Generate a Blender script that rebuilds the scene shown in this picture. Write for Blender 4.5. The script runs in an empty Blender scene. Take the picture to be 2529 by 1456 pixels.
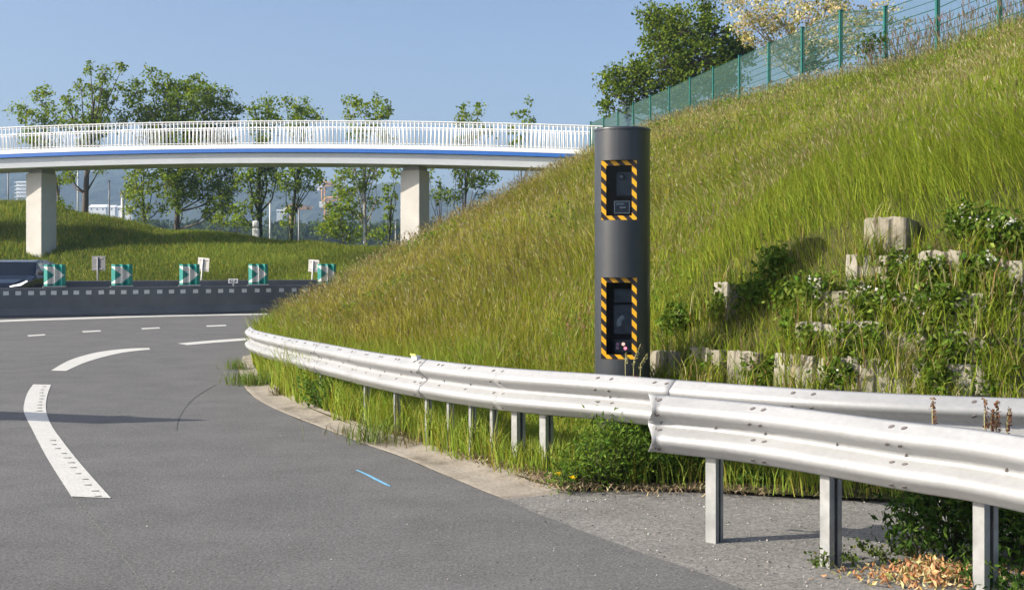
import bpy, bmesh, math, random
import numpy as np
from mathutils import Vector, Matrix
from mathutils.bvhtree import BVHTree
R = math.radians
rng = np.random.default_rng(7)
random.seed(7)
S = bpy.context.scene
COL = S.collection

# ------------------------------------------------------------------ camera, sky, sun, exposure
FPX, CX, HZ, H = 3000.0, 1264.5, 640.0, 1.5
cam = bpy.data.objects.new('camera', bpy.data.cameras.new('camera'))
COL.objects.link(cam); S.camera = cam
cam.location = (0, 0, H); cam.rotation_euler = (R(90), 0, 0)
cam.data.sensor_width = 36; cam.data.lens = FPX / 2529 * 36
cam.data.shift_y = -(728 - HZ) / 2529
cam.data.clip_start = .1; cam.data.clip_end = 9000
SUN_EL, SUN_ROT = R(30), R(257)
wd = bpy.data.worlds.new('World'); S.world = wd; wd.use_nodes = True
sky = wd.node_tree.nodes.new('ShaderNodeTexSky'); sky.sky_type = 'NISHITA'; sky.sun_disc = False
sky.sun_elevation = SUN_EL; sky.sun_rotation = SUN_ROT
sky.altitude = 500; sky.air_density = .7; sky.dust_density = 4.5; sky.ozone_density = 1.8
wd.node_tree.links.new(sky.outputs[0], wd.node_tree.nodes['Background'].inputs[0])
wd.node_tree.nodes['Background'].inputs[1].default_value = .128
sl = bpy.data.lights.new('sun', 'SUN'); sl.energy = 4.6; sl.angle = R(.5); sl.color = (1, .925, .8)
so = bpy.data.objects.new('sun', sl); COL.objects.link(so)
to_sun = Vector((math.sin(SUN_ROT) * math.cos(SUN_EL), math.cos(SUN_ROT) * math.cos(SUN_EL), math.sin(SUN_EL)))
so.rotation_euler = to_sun.to_track_quat('Z', 'Y').to_euler()
S.view_settings.view_transform = 'Standard'; S.view_settings.look = 'None'
S.view_settings.exposure = .77; S.view_settings.gamma = 1
S.render.engine = 'CYCLES'; S.cycles.use_denoising = True
S.cycles.max_bounces = 8; S.cycles.transparent_max_bounces = 12

# ------------------------------------------------------------------ helpers
def at(u, v, Y):                       # a point of the place, seen at photo position (u, v), Y metres ahead
    return Vector(((u - CX) / FPX * Y, Y, H + (HZ - v) / FPX * Y))
def gnd(u, v, z=0.):                   # on the level ground
    Y = FPX * (H - z) / (v - HZ)
    return Vector(((u - CX) / FPX * Y, Y, z))
def tag(o, label=None, cat=None, group=None, kind=None):
    if label: o['label'] = label
    if cat: o['category'] = cat
    if group: o['group'] = group
    if kind: o['kind'] = kind
    return o
def empty(name, loc=(0, 0, 0), rz=0, **k):
    o = bpy.data.objects.new(name, None); COL.objects.link(o)
    o.location = loc; o.rotation_euler = (0, 0, rz); o.empty_display_size = .2
    return tag(o, **k)
def node_mat(name):
    m = bpy.data.materials.new(name); m.use_nodes = True
    nt = m.node_tree
    return m, nt, nt.nodes['Principled BSDF'], nt.nodes, nt.links
def tex_noise(nt, scale, detail=4, coord='Object', vec=None, rough=.6):
    n = nt.nodes.new('ShaderNodeTexNoise'); n.inputs['Scale'].default_value = scale
    n.inputs['Detail'].default_value = detail; n.inputs['Roughness'].default_value = rough
    if vec is None:
        c = nt.nodes.new('ShaderNodeTexCoord'); vec = c.outputs[coord]
    nt.links.new(vec, n.inputs['Vector'])
    return n.outputs['Fac']
def ramp(nt, fac, stops):
    r = nt.nodes.new('ShaderNodeValToRGB'); e = r.color_ramp.elements
    while len(e) < len(stops): e.new(.5)
    for i, (p, c) in enumerate(stops):
        e[i].position = p; e[i].color = (*c, 1) if len(c) == 3 else c
    nt.links.new(fac, r.inputs[0]); return r.outputs[0]
def mixc(nt, fac, a, b, mode='MIX'):
    m = nt.nodes.new('ShaderNodeMix'); m.data_type = 'RGBA'; m.blend_type = mode
    for s, x in ((0, fac), (6, a), (7, b)):
        if hasattr(x, 'is_linked'): nt.links.new(x, m.inputs[s])
        else: m.inputs[s].default_value = (*x, 1) if isinstance(x, tuple) and len(x) == 3 else x
    return m.outputs[2]
def math_n(nt, op, a, b=0.):
    m = nt.nodes.new('ShaderNodeMath'); m.operation = op
    for s, x in ((0, a), (1, b)):
        if hasattr(x, 'is_linked'): nt.links.new(x, m.inputs[s])
        else: m.inputs[s].default_value = x
    return m.outputs[0]
def bump(nt, b, fac, strength, dist=.01):
    n = nt.nodes.new('ShaderNodeBump'); n.inputs['Strength'].default_value = strength
    n.inputs['Distance'].default_value = dist
    nt.links.new(fac, n.inputs['Height']); nt.links.new(n.outputs[0], b.inputs['Normal'])
def simple(name, col, rough=.6, metal=0., var=.12, scale=6., bmp=0., spec=.5, detail=5):
    m, nt, b, N, L = node_mat(name)
    f = tex_noise(nt, scale, detail)
    lo = tuple(c * (1 - var) for c in col); hi = tuple(min(1, c * (1 + var)) for c in col)
    L.new(ramp(nt, f, [(.3, lo), (.7, hi)]), b.inputs['Base Color'])
    b.inputs['Roughness'].default_value = rough; b.inputs['Metallic'].default_value = metal
    b.inputs['Specular IOR Level'].default_value = spec
    if bmp: bump(nt, b, f, bmp)
    return m

M = {}
M['white_paint'] = simple('white_paint', (.8, .8, .78), .5, var=.04)
M['blue_paint'] = simple('blue_paint', (.03, .145, .5), .45, var=.06)
M['girder'] = simple('girder_paint', (.7, .73, .77), .6, var=.05, scale=.6)
M['pier'] = simple('pier_concrete', (.53, .51, .47), .85, var=.08, scale=1.2, bmp=.15)
M['dark'] = simple('dark_rubber', (.02, .02, .022), .7)
M['black_gloss'] = simple('black_gloss', (.012, .014, .018), .12, var=.05)
M['barrier'] = simple('barrier_concrete', (.115, .122, .13), .85, var=.16, scale=1.5, bmp=.2)
M['reflect'] = simple('reflector_face', (.6, .62, .6), .35, var=.08)
M['sign_back'] = simple('sign_back', (.62, .6, .55), .45, .2, var=.06)
M['fence_green'] = simple('fence_green', (.012, .13, .105), .45, var=.15)
M['wire_green'] = simple('wire_green', (.018, .1, .07), .5, var=.1)
def gutter_mat():
    m, nt, b, N, L = node_mat('gutter_concrete'); f = tex_noise(nt, 2.6, 7, rough=.7); g = tex_noise(nt, 38, 4, rough=.7)
    a = ramp(nt, f, [(.34, (.15, .125, .09)), (.46, (.27, .235, .185)), (.66, (.34, .3, .245))])
    L.new(mixc(nt, .8, a, ramp(nt, g, [(.3, (.6,) * 3), (.5, (1,) * 3), (.7, (1.3,) * 3)]), 'MULTIPLY'), b.inputs['Base Color']); b.inputs['Roughness'].default_value = .92; bump(nt, b, g, .6, .006); return m
M['gutter'] = gutter_mat()
def block_mat():
    m, nt, b, N, L = node_mat('block_concrete')
    c = N.new('ShaderNodeTexCoord'); mp = N.new('ShaderNodeMapping'); mp.inputs['Scale'].default_value = (1, 1, .18); L.new(c.outputs['Object'], mp.inputs[0])
    oi = N.new('ShaderNodeObjectInfo'); f = tex_noise(nt, 26, 5, vec=mp.outputs[0]); g = tex_noise(nt, 7, 6)
    a = ramp(nt, f, [(.3, (.13, .115, .09)), (.48, (.3, .275, .23)), (.7, (.4, .37, .32))])
    a = mixc(nt, .55, a, ramp(nt, g, [(.35, (.1, .1, .06)), (.5, (.3, .28, .23)), (.7, (.42, .38, .32))]))
    v = ramp(nt, oi.outputs['Random'], [(0, (.7, .68, .6)), (1, (1.1, 1.1, 1.1))]); L.new(mixc(nt, 1., a, v, 'MULTIPLY'), b.inputs['Base Color'])
    b.inputs['Roughness'].default_value = .92; bump(nt, b, f, .8, .012); return m
M['block'] = block_mat()
M['tower'] = simple('tower_paint', (.04, .045, .052), .34, var=.1, scale=5, spec=.5)
M['tower'].node_tree.nodes['Principled BSDF'].inputs['Coat Weight'].default_value = .25; M['tower'].node_tree.nodes['Principled BSDF'].inputs['Coat Roughness'].default_value = .35
M['bark'] = simple('bark', (.11, .09, .07), .9, var=.35, scale=12, bmp=.6)
M['pale_bark'] = simple('pale_bark', (.3, .27, .22), .85, var=.35, scale=5, bmp=.4)
M['ivy_bark'] = simple('ivy_bark', (.05, .06, .025), .9, var=.5, scale=10, bmp=.6)
M['car_paint'] = simple('car_paint', (.01, .016, .03), .14, .2, var=.05, spec=.5)
M['glass_dark'] = simple('glass_dark', (.006, .01, .016), .08, var=.02, spec=.3)
M['glass_side'] = simple('glass_side', (.3, .36, .36), .12, .3, var=.1, spec=.9)
M['tyre'] = simple('tyre', (.015, .015, .015), .85)
M['rim'] = simple('rim', (.5, .5, .5), .3, .8)
M['white_plastic'] = simple('white_plastic', (.75, .75, .72), .4, var=.04)
M['red'] = simple('red_paint', (.6, .03, .03), .5)
M['far_white'] = simple('far_white', (.8, .8, .78), .6, var=.03)
M['far_roof'] = simple('far_roof', (.45, .28, .2), .8, var=.1)
M['far_window'] = simple('far_window', (.05, .06, .08), .3)
M['crane'] = simple('crane_paint', (.7, .3, .06), .5, var=.05)
M['pole_grey'] = simple('pole_grey', (.3, .3, .3), .6)
M['pole_white'] = simple('pole_white', (.7, .7, .66), .6)
M['slot'] = simple('slot_dark', (.12, .105, .1), .7)
M['lens'] = simple('lens_grey', (.3, .32, .34), .25, .3, var=.3, scale=40)
M['device'] = simple('device_grey', (.05, .058, .07), .35, var=.3, scale=18)

def galvanised():
    m, nt, b, N, L = node_mat('galvanised_steel')
    c = N.new('ShaderNodeTexCoord'); mp = N.new('ShaderNodeMapping'); mp.inputs['Scale'].default_value = (1, 1, 4)
    L.new(c.outputs['Object'], mp.inputs[0])
    f = tex_noise(nt, 2.2, 6, vec=mp.outputs[0]); g = tex_noise(nt, 30, 4)
    a = ramp(nt, f, [(.3, (.315, .32, .322)), (.5, (.35, .355, .36)), (.72, (.375, .38, .388))])
    L.new(mixc(nt, .22, a, ramp(nt, g, [(.35, (.27, .27, .265)), (.65, (.42, .425, .43))])), b.inputs['Base Color'])
    b.inputs['Metallic'].default_value = .25
    L.new(ramp(nt, f, [(.3, (.5,) * 3), (.7, (.6,) * 3)]), b.inputs['Roughness'])
    return m
M['steel'] = galvanised()
def post_steel():
    m = simple('post_steel', (.33, .335, .33), .5, .35, var=.22, scale=10); return m
M['post'] = post_steel()

def leaf_mat(name, trans=.35, rough=.6, spec=.3):
    m, nt, b, N, L = node_mat(name)
    a = N.new('ShaderNodeAttribute'); a.attribute_name = 'Col'
    L.new(a.outputs['Color'], b.inputs['Base Color'])
    b.inputs['Roughness'].default_value = rough; b.inputs['Specular IOR Level'].default_value = spec
    t = N.new('ShaderNodeBsdfTranslucent'); L.new(mixc(nt, .5, a.outputs['Color'], (1, .9, .35), 'MULTIPLY'), t.inputs[0])
    t2 = mixc(nt, 1., a.outputs['Color'], (1.15, 1.1, .6), 'MULTIPLY'); L.new(t2, t.inputs[0])
    x = N.new('ShaderNodeMixShader'); x.inputs[0].default_value = trans
    L.new(b.outputs[0], x.inputs[1]); L.new(t.outputs[0], x.inputs[2])
    L.new(x.outputs[0], N['Material Output'].inputs[0])
    return m
M['leaf'] = leaf_mat('leaf', .4, .65, .12)
M['grass'] = leaf_mat('grass_blade', .35, .65, .2)
M['dry'] = leaf_mat('dry_blade', .2, .8, .1)

def asphalt(name, lo, hi, grain=1.):
    m, nt, b, N, L = node_mat(name)
    c = N.new('ShaderNodeTexCoord').outputs['Object']
    g = tex_noise(nt, 60, 2, vec=c, rough=.7); g2 = tex_noise(nt, 24, 3, vec=c, rough=.7); p = tex_noise(nt, .3, 5, vec=c); q = tex_noise(nt, 1.7, 6, vec=c, rough=.7)
    v = N.new('ShaderNodeTexVoronoi'); v.inputs['Scale'].default_value = 34; L.new(c, v.inputs['Vector'])
    base = ramp(nt, p, [(.32, lo), (.68, hi)])
    base = mixc(nt, .5, base, ramp(nt, q, [(.3, tuple(x * .8 for x in lo)), (.7, tuple(x * 1.18 for x in hi))]))
    for f, k, w in ((g, .42, .8), (g2, .2, .6)):
        base = mixc(nt, min(1, w * grain), base, ramp(nt, f, [(.3, (1 - k,) * 3), (.5, (1,) * 3), (.72, (1 + k * 1.3,) * 3)]), 'MULTIPLY')
    sp = ramp(nt, v.outputs['Distance'], [(.06, (2.1, 2.05, 2.)), (.14, (1.,) * 3)])
    n2 = N.new('ShaderNodeTexWhiteNoise'); L.new(v.outputs['Position'], n2.inputs['Vector'])
    base = mixc(nt, math_n(nt, 'MULTIPLY', math_n(nt, 'GREATER_THAN', n2.outputs['Value'], .72), .55 * grain), base, sp, 'MULTIPLY')
    L.new(base, b.inputs['Base Color']); b.inputs['Roughness'].default_value = .85
    b.inputs['Specular IOR Level'].default_value = .2
    bump(nt, b, g, .6, .006)
    return m
M['asphalt'] = asphalt('asphalt', (.116, .115, .112), (.146, .144, .14))
M['gravel'] = asphalt('gravel_shoulder', (.165, .16, .147), (.225, .217, .2), 1.15)
M['skid'] = asphalt('skid_asphalt', (.114, .113, .11), (.144, .142, .138))
def marking():
    m, nt, b, N, L = node_mat('road_marking')
    f = tex_noise(nt, 60, 5); g = tex_noise(nt, 5, 4)
    c = ramp(nt, f, [(.3, (.2, .195, .185)), (.38, (.46, .455, .42)), (.46, (.56, .55, .51)), (.7, (.63, .62, .58))])
    L.new(mixc(nt, .3, c, ramp(nt, g, [(.3, (.46, .455, .42)), (.7, (.64, .63, .59))])), b.inputs['Base Color'])
    b.inputs['Roughness'].default_value = .7; bump(nt, b, f, .4, .003)
    return m
M['rib'] = simple('marking_groove', (.16, .155, .14), .8)
M['marking'] = marking()
M['blue_mark'] = simple('blue_spray', (.16, .42, .62), .7, var=.25, scale=30)
def soil(name, a, b2, c2, sc=3.):
    m, nt, b, N, L = node_mat(name)
    f = tex_noise(nt, sc, 6); g = tex_noise(nt, sc * 9, 4)
    x = ramp(nt, f, [(.3, a), (.5, b2), (.7, c2)])
    L.new(mixc(nt, .5, x, ramp(nt, g, [(.3, tuple(k * .6 for k in a)), (.7, tuple(k * 1.2 for k in c2))])), b.inputs['Base Color'])
    b.inputs['Roughness'].default_value = .95; b.inputs['Specular IOR Level'].default_value = .1
    bump(nt, b, g, .7, .05)
    return m
M['soil'] = soil('bank_soil', (.05, .055, .02), (.075, .085, .025), (.1, .09, .04))
M['field'] = soil('field', (.06, .075, .025), (.08, .1, .03), (.1, .1, .04), .4)
M['forest'] = soil('far_forest', (.018, .03, .014), (.03, .045, .02), (.05, .065, .03), .012)
M['woods'] = soil('woods_green', (.015, .03, .012), (.028, .05, .018), (.045, .07, .025), .08)

def hazard():
    m, nt, b, N, L = node_mat('hazard_tape')
    c = N.new('ShaderNodeTexCoord'); s = N.new('ShaderNodeSeparateXYZ'); L.new(c.outputs['Object'], s.inputs[0])
    t = math_n(nt, 'ADD', s.outputs[0], s.outputs[2]); t = math_n(nt, 'DIVIDE', t, .0965); t = math_n(nt, 'ADD', t, 100.12)
    f = math_n(nt, 'FRACT', t); f = math_n(nt, 'GREATER_THAN', f, .5)
    n = tex_noise(nt, 45, 4)
    y = ramp(nt, n, [(.3, (.62, .31, .006)), (.7, (.78, .42, .012))])
    L.new(mixc(nt, f, y, (.014, .01, .012)), b.inputs['Base Color'])
    b.inputs['Roughness'].default_value = .4
    return m
M['hazard'] = hazard()
def pane():
    m, nt, b, N, L = node_mat('window_pane')
    g = N.new('ShaderNodeBsdfGlossy'); g.inputs['Roughness'].default_value = .03
    t = N.new('ShaderNodeBsdfTransparent'); t.inputs[0].default_value = (.8, .85, .9, 1)
    f = N.new('ShaderNodeFresnel'); f.inputs[0].default_value = 1.2
    x = N.new('ShaderNodeMixShader'); L.new(f.outputs[0], x.inputs[0]); L.new(t.outputs[0], x.inputs[1]); L.new(g.outputs[0], x.inputs[2])
    L.new(x.outputs[0], N['Material Output'].inputs[0])
    return m
M['pane'] = pane()
def lamp_mat(name, col, e):
    m, nt, b, N, L = node_mat(name)
    b.inputs['Base Color'].default_value = (*col, 1); b.inputs['Emission Color'].default_value = (*col, 1); b.inputs['Emission Strength'].default_value = e
    return m
M['red_lamp'] = lamp_mat('red_lamp', (1, .25, .3), 1.2)
M['warm_lamp'] = lamp_mat('warm_lamp', (1, .55, .4), 1.0)
M['dim_lamp'] = lamp_mat('dim_lamp', (.35, .2, .28), .12)
M['head_lamp'] = lamp_mat('head_lamp', (1, .97, .92), 1.0)

def chevron_mat():
    m, nt, b, N, L = node_mat('chevron_panel')
    c = N.new('ShaderNodeTexCoord'); s = N.new('ShaderNodeSeparateXYZ'); L.new(c.outputs['Object'], s.inputs[0])
    x = s.outputs[0]; z = math_n(nt, 'ABSOLUTE', math_n(nt, 'SUBTRACT', s.outputs[2], .28))
    out = math_n(nt, 'LESS_THAN', math_n(nt, 'ADD', x, math_n(nt, 'MULTIPLY', z, 1.15)), .245)
    inn = math_n(nt, 'GREATER_THAN', math_n(nt, 'ADD', x, math_n(nt, 'MULTIPLY', z, 1.3)), -.005)
    cap = math_n(nt, 'LESS_THAN', z, .225)
    f = math_n(nt, 'MULTIPLY', math_n(nt, 'MULTIPLY', out, inn), cap)
    n = tex_noise(nt, 20, 4)
    L.new(mixc(nt, f, ramp(nt, n, [(.3, (.01, .2, .17)), (.7, (.015, .27, .23))]), ramp(nt, n, [(.3, (.55, .54, .5)), (.7, (.68, .67, .62))])), b.inputs['Base Color'])
    b.inputs['Roughness'].default_value = .45
    return m
M['chevron'] = chevron_mat()

class MB:
    """collects shapes; build() links them as ONE mesh object"""
    def __init__(s): s.v = []; s.f = []; s.m = []; s.sm = []
    def add(s, vs, fs, mi=0, smooth=False):
        o = len(s.v); s.v += [tuple(v) for v in vs]; s.f += [tuple(i + o for i in f) for f in fs]; s.m += [mi] * len(fs); s.sm += [smooth] * len(fs); return s
    def box(s, x0, x1, y0, y1, z0, z1, mi=0, mat=None):
        vs = [Vector(p) for p in ((x0, y0, z0), (x1, y0, z0), (x1, y1, z0), (x0, y1, z0), (x0, y0, z1), (x1, y0, z1), (x1, y1, z1), (x0, y1, z1))]
        if mat is not None: vs = [mat @ v for v in vs]
        return s.add(vs, [(3, 2, 1, 0), (4, 5, 6, 7), (0, 1, 5, 4), (1, 2, 6, 5), (2, 3, 7, 6), (3, 0, 4, 7)], mi)
    def tube(s, pts, r, n=6, mi=0, cap=True):
        pts = [Vector(p) for p in pts]; rs = r if hasattr(r, '__len__') else [r] * len(pts)
        vs = []; prev = None
        for i, p in enumerate(pts):
            t = (pts[min(i + 1, len(pts) - 1)] - pts[max(i - 1, 0)]).normalized()
            a = t.cross(Vector((0, 0, 1)) if abs(t.z) < .9 else Vector((0, 1, 0)))
            if prev is not None and prev.length > 0:
                a2 = prev - t * prev.dot(t)
                if a2.length > 1e-4: a = a2
            a.normalize(); prev = a; b = t.cross(a)
            for k in range(n):
                g = 2 * math.pi * k / n; vs.append(p + (a * math.cos(g) + b * math.sin(g)) * rs[i])
        fs = [(i * n + k, i * n + (k + 1) % n, (i + 1) * n + (k + 1) % n, (i + 1) * n + k) for i in range(len(pts) - 1) for k in range(n)]
        if cap: fs += [tuple(range(n - 1, -1, -1)), tuple((len(pts) - 1) * n + k for k in range(n))]
        return s.add(vs, fs, mi, True)
    def prism(s, poly, z0, z1, mi=0):
        n = len(poly); vs = [(p[0], p[1], z0) for p in poly] + [(p[0], p[1], z1) for p in poly]
        return s.add(vs, [tuple(range(n - 1, -1, -1)), tuple(range(n, 2 * n))] + [(i, (i + 1) % n, n + (i + 1) % n, n + i) for i in range(n)], mi)
    def build(s, name, mats, parent=None, bevel=0, **k):
        me = bpy.data.meshes.new(name); me.from_pydata(s.v, [], s.f)
        for m in (mats if isinstance(mats, (list, tuple)) else [mats]): me.materials.append(m)
        me.polygons.foreach_set('material_index', s.m); me.polygons.foreach_set('use_smooth', s.sm)
        me.update(); o = bpy.data.objects.new(name, me); COL.objects.link(o)
        if parent is not None: o.parent = parent
        if bevel:
            b = o.modifiers.new('bevel', 'BEVEL'); b.width = bevel; b.segments = 2; b.limit_method = 'ANGLE'
        return tag(o, **k)

def np_mesh(name, V, loops, sizes, mat, parent=None, col=None, smooth=False, **k):
    me = bpy.data.meshes.new(name); nv = len(V)
    me.vertices.add(nv); me.vertices.foreach_set('co', np.ascontiguousarray(V, np.float32).ravel())
    me.loops.add(len(loops)); me.loops.foreach_set('vertex_index', np.ascontiguousarray(loops, np.int32))
    me.polygons.add(len(sizes)); st = np.zeros(len(sizes), np.int32); st[1:] = np.cumsum(sizes)[:-1]
    me.polygons.foreach_set('loop_start', st)
    me.polygons.foreach_set('use_smooth', np.full(len(sizes), smooth, bool))
    me.materials.append(mat); me.update(calc_edges=True)
    if col is not None:
        a = me.attributes.new('Col', 'FLOAT_COLOR', 'POINT')
        c = np.ones((nv, 4), np.float32); c[:, :3] = col; a.data.foreach_set('color', c.ravel())
    o = bpy.data.objects.new(name, me); COL.objects.link(o)
    if parent is not None: o.parent = parent
    return tag(o, **k)

def copy_tree(o, parent=None):
    c = o.copy(); COL.objects.link(c)
    if parent is not None: c.parent = parent
    for ch in o.children: copy_tree(ch, c)
    return c

def cr(P, n):                          # Catmull-Rom through P
    P = np.asarray(P, float); N = len(P); t = np.linspace(0, N - 1, n); i = np.clip(t.astype(int), 0, N - 2); u = (t - i)[:, None]
    g = lambda k: P[np.clip(k, 0, N - 1)]
    a, b, c, d = g(i - 1), g(i), g(i + 1), g(i + 2)
    return .5 * (2 * b + (c - a) * u + (2 * a - 5 * b + 4 * c - d) * u * u + (3 * b - a - 3 * c + d) * u ** 3)
_k = rng.normal(size=(4, 10, 2)); _p = rng.uniform(0, 6.28, (4, 10))
def field(x, y, sc, which=0):          # smooth pseudo-noise, about -1..1
    k = _k[which] / sc; s = 0
    for j in range(10): s = s + np.sin(k[j, 0] * x + k[j, 1] * y + _p[which, j])
    return s / 3.2

# blades of grass: N points -> tapered bent strips, one colour each
def blades(name, P, h, w, lean, col, mat, heads=None, parent=None, **k):
    N = len(P); yaw = rng.uniform(0, math.pi, N)
    d = np.stack([np.cos(yaw), np.sin(yaw), np.zeros(N)], 1) * (w / 2)[:, None]
    L3 = np.concatenate([lean, np.zeros((N, 1))], 1); ln = np.linalg.norm(lean, axis=1)
    up = np.zeros((N, 3)); up[:, 2] = 1
    m = P + up * (h * .55 * (1 - .12 * ln))[:, None] + L3 * (h * .3)[:, None]
    t = P + up * (h * np.clip(1 - .3 * ln ** 1.3, .15, 1))[:, None] + L3 * h[:, None]
    V = np.stack([P - d, P + d, m + d * .8, m - d * .8, t], 1).reshape(-1, 3)
    b = (np.arange(N) * 5)[:, None]
    loops = np.concatenate([b, b + 1, b + 2, b + 3, b + 3, b + 2, b + 4], 1).ravel()
    sizes = np.tile([4, 3], N); C = np.repeat(col, 5, 0)
    if heads is not None:              # seed heads at the tips: two crossed diamonds
        idx, hl, hw, hc = heads; n = len(idx); T = t[idx]; dr = (t - m)[idx]; dr /= np.linalg.norm(dr, axis=1)[:, None] + 1e-9
        yaw = rng.uniform(0, math.pi, n)
        for q in (0, 1):
            e = np.stack([np.cos(yaw + q * 1.57), np.sin(yaw + q * 1.57), np.zeros(n)], 1) * (hw / 2)[:, None]
            Q = np.stack([T - dr * (hl * .5)[:, None], T + e, T + dr * (hl * .5)[:, None], T - e], 1).reshape(-1, 3)
            o = len(V); b = (np.arange(n) * 4)[:, None] + o
            V = np.concatenate([V, Q]); loops = np.concatenate([loops, np.concatenate([b, b + 1, b + 2, b + 3], 1).ravel()])
            sizes = np.concatenate([sizes, np.full(n, 4)]); C = np.concatenate([C, np.repeat(hc, 4, 0)])
    return np_mesh(name, V, loops, sizes, mat, parent, C, **k)

# leaves: N centres -> rhombic, slightly folded leaf faces
def leaves(name, P, size, col, mat, parent=None, aspect=.55, updir=.35, **k):
    N = len(P); a = rng.normal(size=(N, 3)); a[:, 2] -= updir * .6; a /= np.linalg.norm(a, axis=1)[:, None]
    r = rng.normal(size=(N, 3)); r[:, 2] += updir
    b = np.cross(a, r); b /= np.linalg.norm(b, axis=1)[:, None] + 1e-9
    s = size[:, None]; nrm = np.cross(a, b)
    V = np.stack([P - a * s * .5, P + b * s * aspect * .5 + nrm * s * .1 - a * s * .05, P + a * s * .5, P - b * s * aspect * .5 + nrm * s * .1 - a * s * .05], 1).reshape(-1, 3)
    q = (np.arange(N) * 4)[:, None]
    loops = np.concatenate([q, q + 1, q + 2, q, q + 2, q + 3], 1).ravel()
    return np_mesh(name, V, loops, np.full(N * 2, 3), mat, parent, np.repeat(col, 4, 0), **k)

def palette(n, cols, wts, jit=.18):
    wts = list(wts)[:len(cols)] + [1] * (len(cols) - len(wts))
    i = rng.choice(len(cols), n, p=np.array(wts) / sum(wts)); c = np.array(cols)[i]
    return np.clip(c * rng.normal(1, jit, (n, 1)) * rng.normal(1, .06, (n, 3)), .003, 1)

# ------------------------------------------------------------------ ground and terrain
E_ = [(9, 6.6), (5, 7.0), (2.34, 7.5), (1.1, 7.85), (.3, 7.95), (-.04, 8.46), (-.68, 9.57), (-1.28, 10.6), (-2.04, 12.16), (-2.92, 14.5), (-3.75, 17.6), (-4.35, 20.6), (-4.95, 25), (-4.8, 30), (-3.3, 36), (-2.2, 42), (-1.4, 52), (-.6, 64), (.4, 74)]
T_ = [(9, 8.3), (5.2, 8.5), (3.0, 8.8), (1.9, 9.3), (1.2, 9.9), (.6, 10.6), (.1, 11.4), (-.5, 12.4), (-1.2, 13.7), (-2.4, 15.4), (-3.35, 17.8), (-4.0, 20.8), (-4.55, 25), (-4.45, 30), (-3.0, 36), (-1.9, 42), (-1.1, 52), (-.3, 64), (.7, 74)]
C_ = [(16, 2), (14.5, 6), (13.2, 11), (12.3, 16), (11.6, 19.8), (11.0, 23), (10.5, 25.5), (10.1, 27.7), (9.7, 29.7), (9.3, 31.8), (8.9, 33.9), (8.45, 36.3), (7.9, 39.2), (7.3, 42.5), (6.5, 46.6), (5.6, 51.4), (4.7, 56), (3.6, 62), (2.0, 70)]
NT = 340
Es, Ts, Cs = cr(E_, NT), cr(T_, NT), cr(C_, NT)
tt = np.linspace(0, 18, NT)
PW = np.interp(tt, [0, 3, 6, 9, 11, 13, 15, 18], [1.05, 1.05, 1.02, 1.12, 1.22, 1.27, 1.25, 1.15])
CZ = np.interp(tt, [0, 4, 6, 8, 10, 12, 14, 16, 18], [6.0, 6.0, 6.0, 6.0, 6.1, 6.25, 6.25, 6.2, 6.1])
def bank(t, w):                        # t in rows, w: -1..0 verge, 0..1 slope, 1..2 plateau behind the crest
    i = np.clip(t, 0, NT - 1.001); a = i.astype(int); f = i - a
    def g(A): return A[a] * (1 - f)[:, None] + A[a + 1] * f[:, None] if A.ndim == 2 else A[a] * (1 - f) + A[a + 1] * f
    e, to, c, pw, cz = g(Es), g(Ts), g(Cs), g(PW), g(CZ)
    xy = np.where((w < 0)[:, None], to + (to - e) * w[:, None], np.where((w <= 1)[:, None], to + (c - to) * w[:, None], c + np.array([30., 6.]) * (w - 1)[:, None]))
    z = np.where(w < 0, .08 + .06 * w, np.where(w <= 1, .08 + cz * (1 - (1 - np.clip(w, 0, 1)) ** pw), .08 + cz + .4 * (w - 1)))
    z = z + np.interp(i / (NT - 1) * 18, [0, 3.6, 4.8, 5.6], [1.0, 1.0, .75, 0]) * np.clip(w / .11, 0, 1) ** .9 * (1 - np.clip(w, 0, 1))
    z = z + (.07 * field(xy[:, 0], xy[:, 1], .9, 1) + .05 * field(xy[:, 0], xy[:, 1], .35, 2)) * np.clip(w * 8, 0, 1)
    return np.concatenate([xy, z[:, None]], 1)
ws = np.concatenate([np.linspace(-1, 0, 6)[:-1], np.linspace(0, .2, 24)[:-1], np.linspace(.2, 1, 48)[:-1], np.array([1, 1.05, 1.12, 1.3, 1.6, 2.])])
NW = len(ws)
TG, WG = np.meshgrid(np.arange(NT, dtype=float), ws, indexing='ij')
BV = bank(TG.ravel(), WG.ravel())
ii, jj = np.meshgrid(np.arange(NT - 1), np.arange(NW - 1), indexing='ij')
q = (ii * NW + jj).ravel()
quads = np.stack([q, q + 1, q + NW + 1, q + NW], 1)[:, ::-1]
o = np_mesh('embankment', BV, quads.ravel(), np.full(len(quads), 4), M['soil'], smooth=True, kind='structure')
bvh = BVHTree.FromPolygons([Vector(v) for v in BV], quads.tolist())
def hit(u, v):
    d = Vector(((u - CX) / FPX, 1, (HZ - v) / FPX)).normalized()
    p, n, _, _ = bvh.ray_cast(Vector((0, 0, H)), d)
    return (p, n if n.z > 0 else -n) if p is not None else (None, None)
def ground_z(x, y):
    p, n, _, _ = bvh.ray_cast(Vector((x, y, 60)), Vector((0, 0, -1)))
    return p.z if p is not None else 0.

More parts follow.
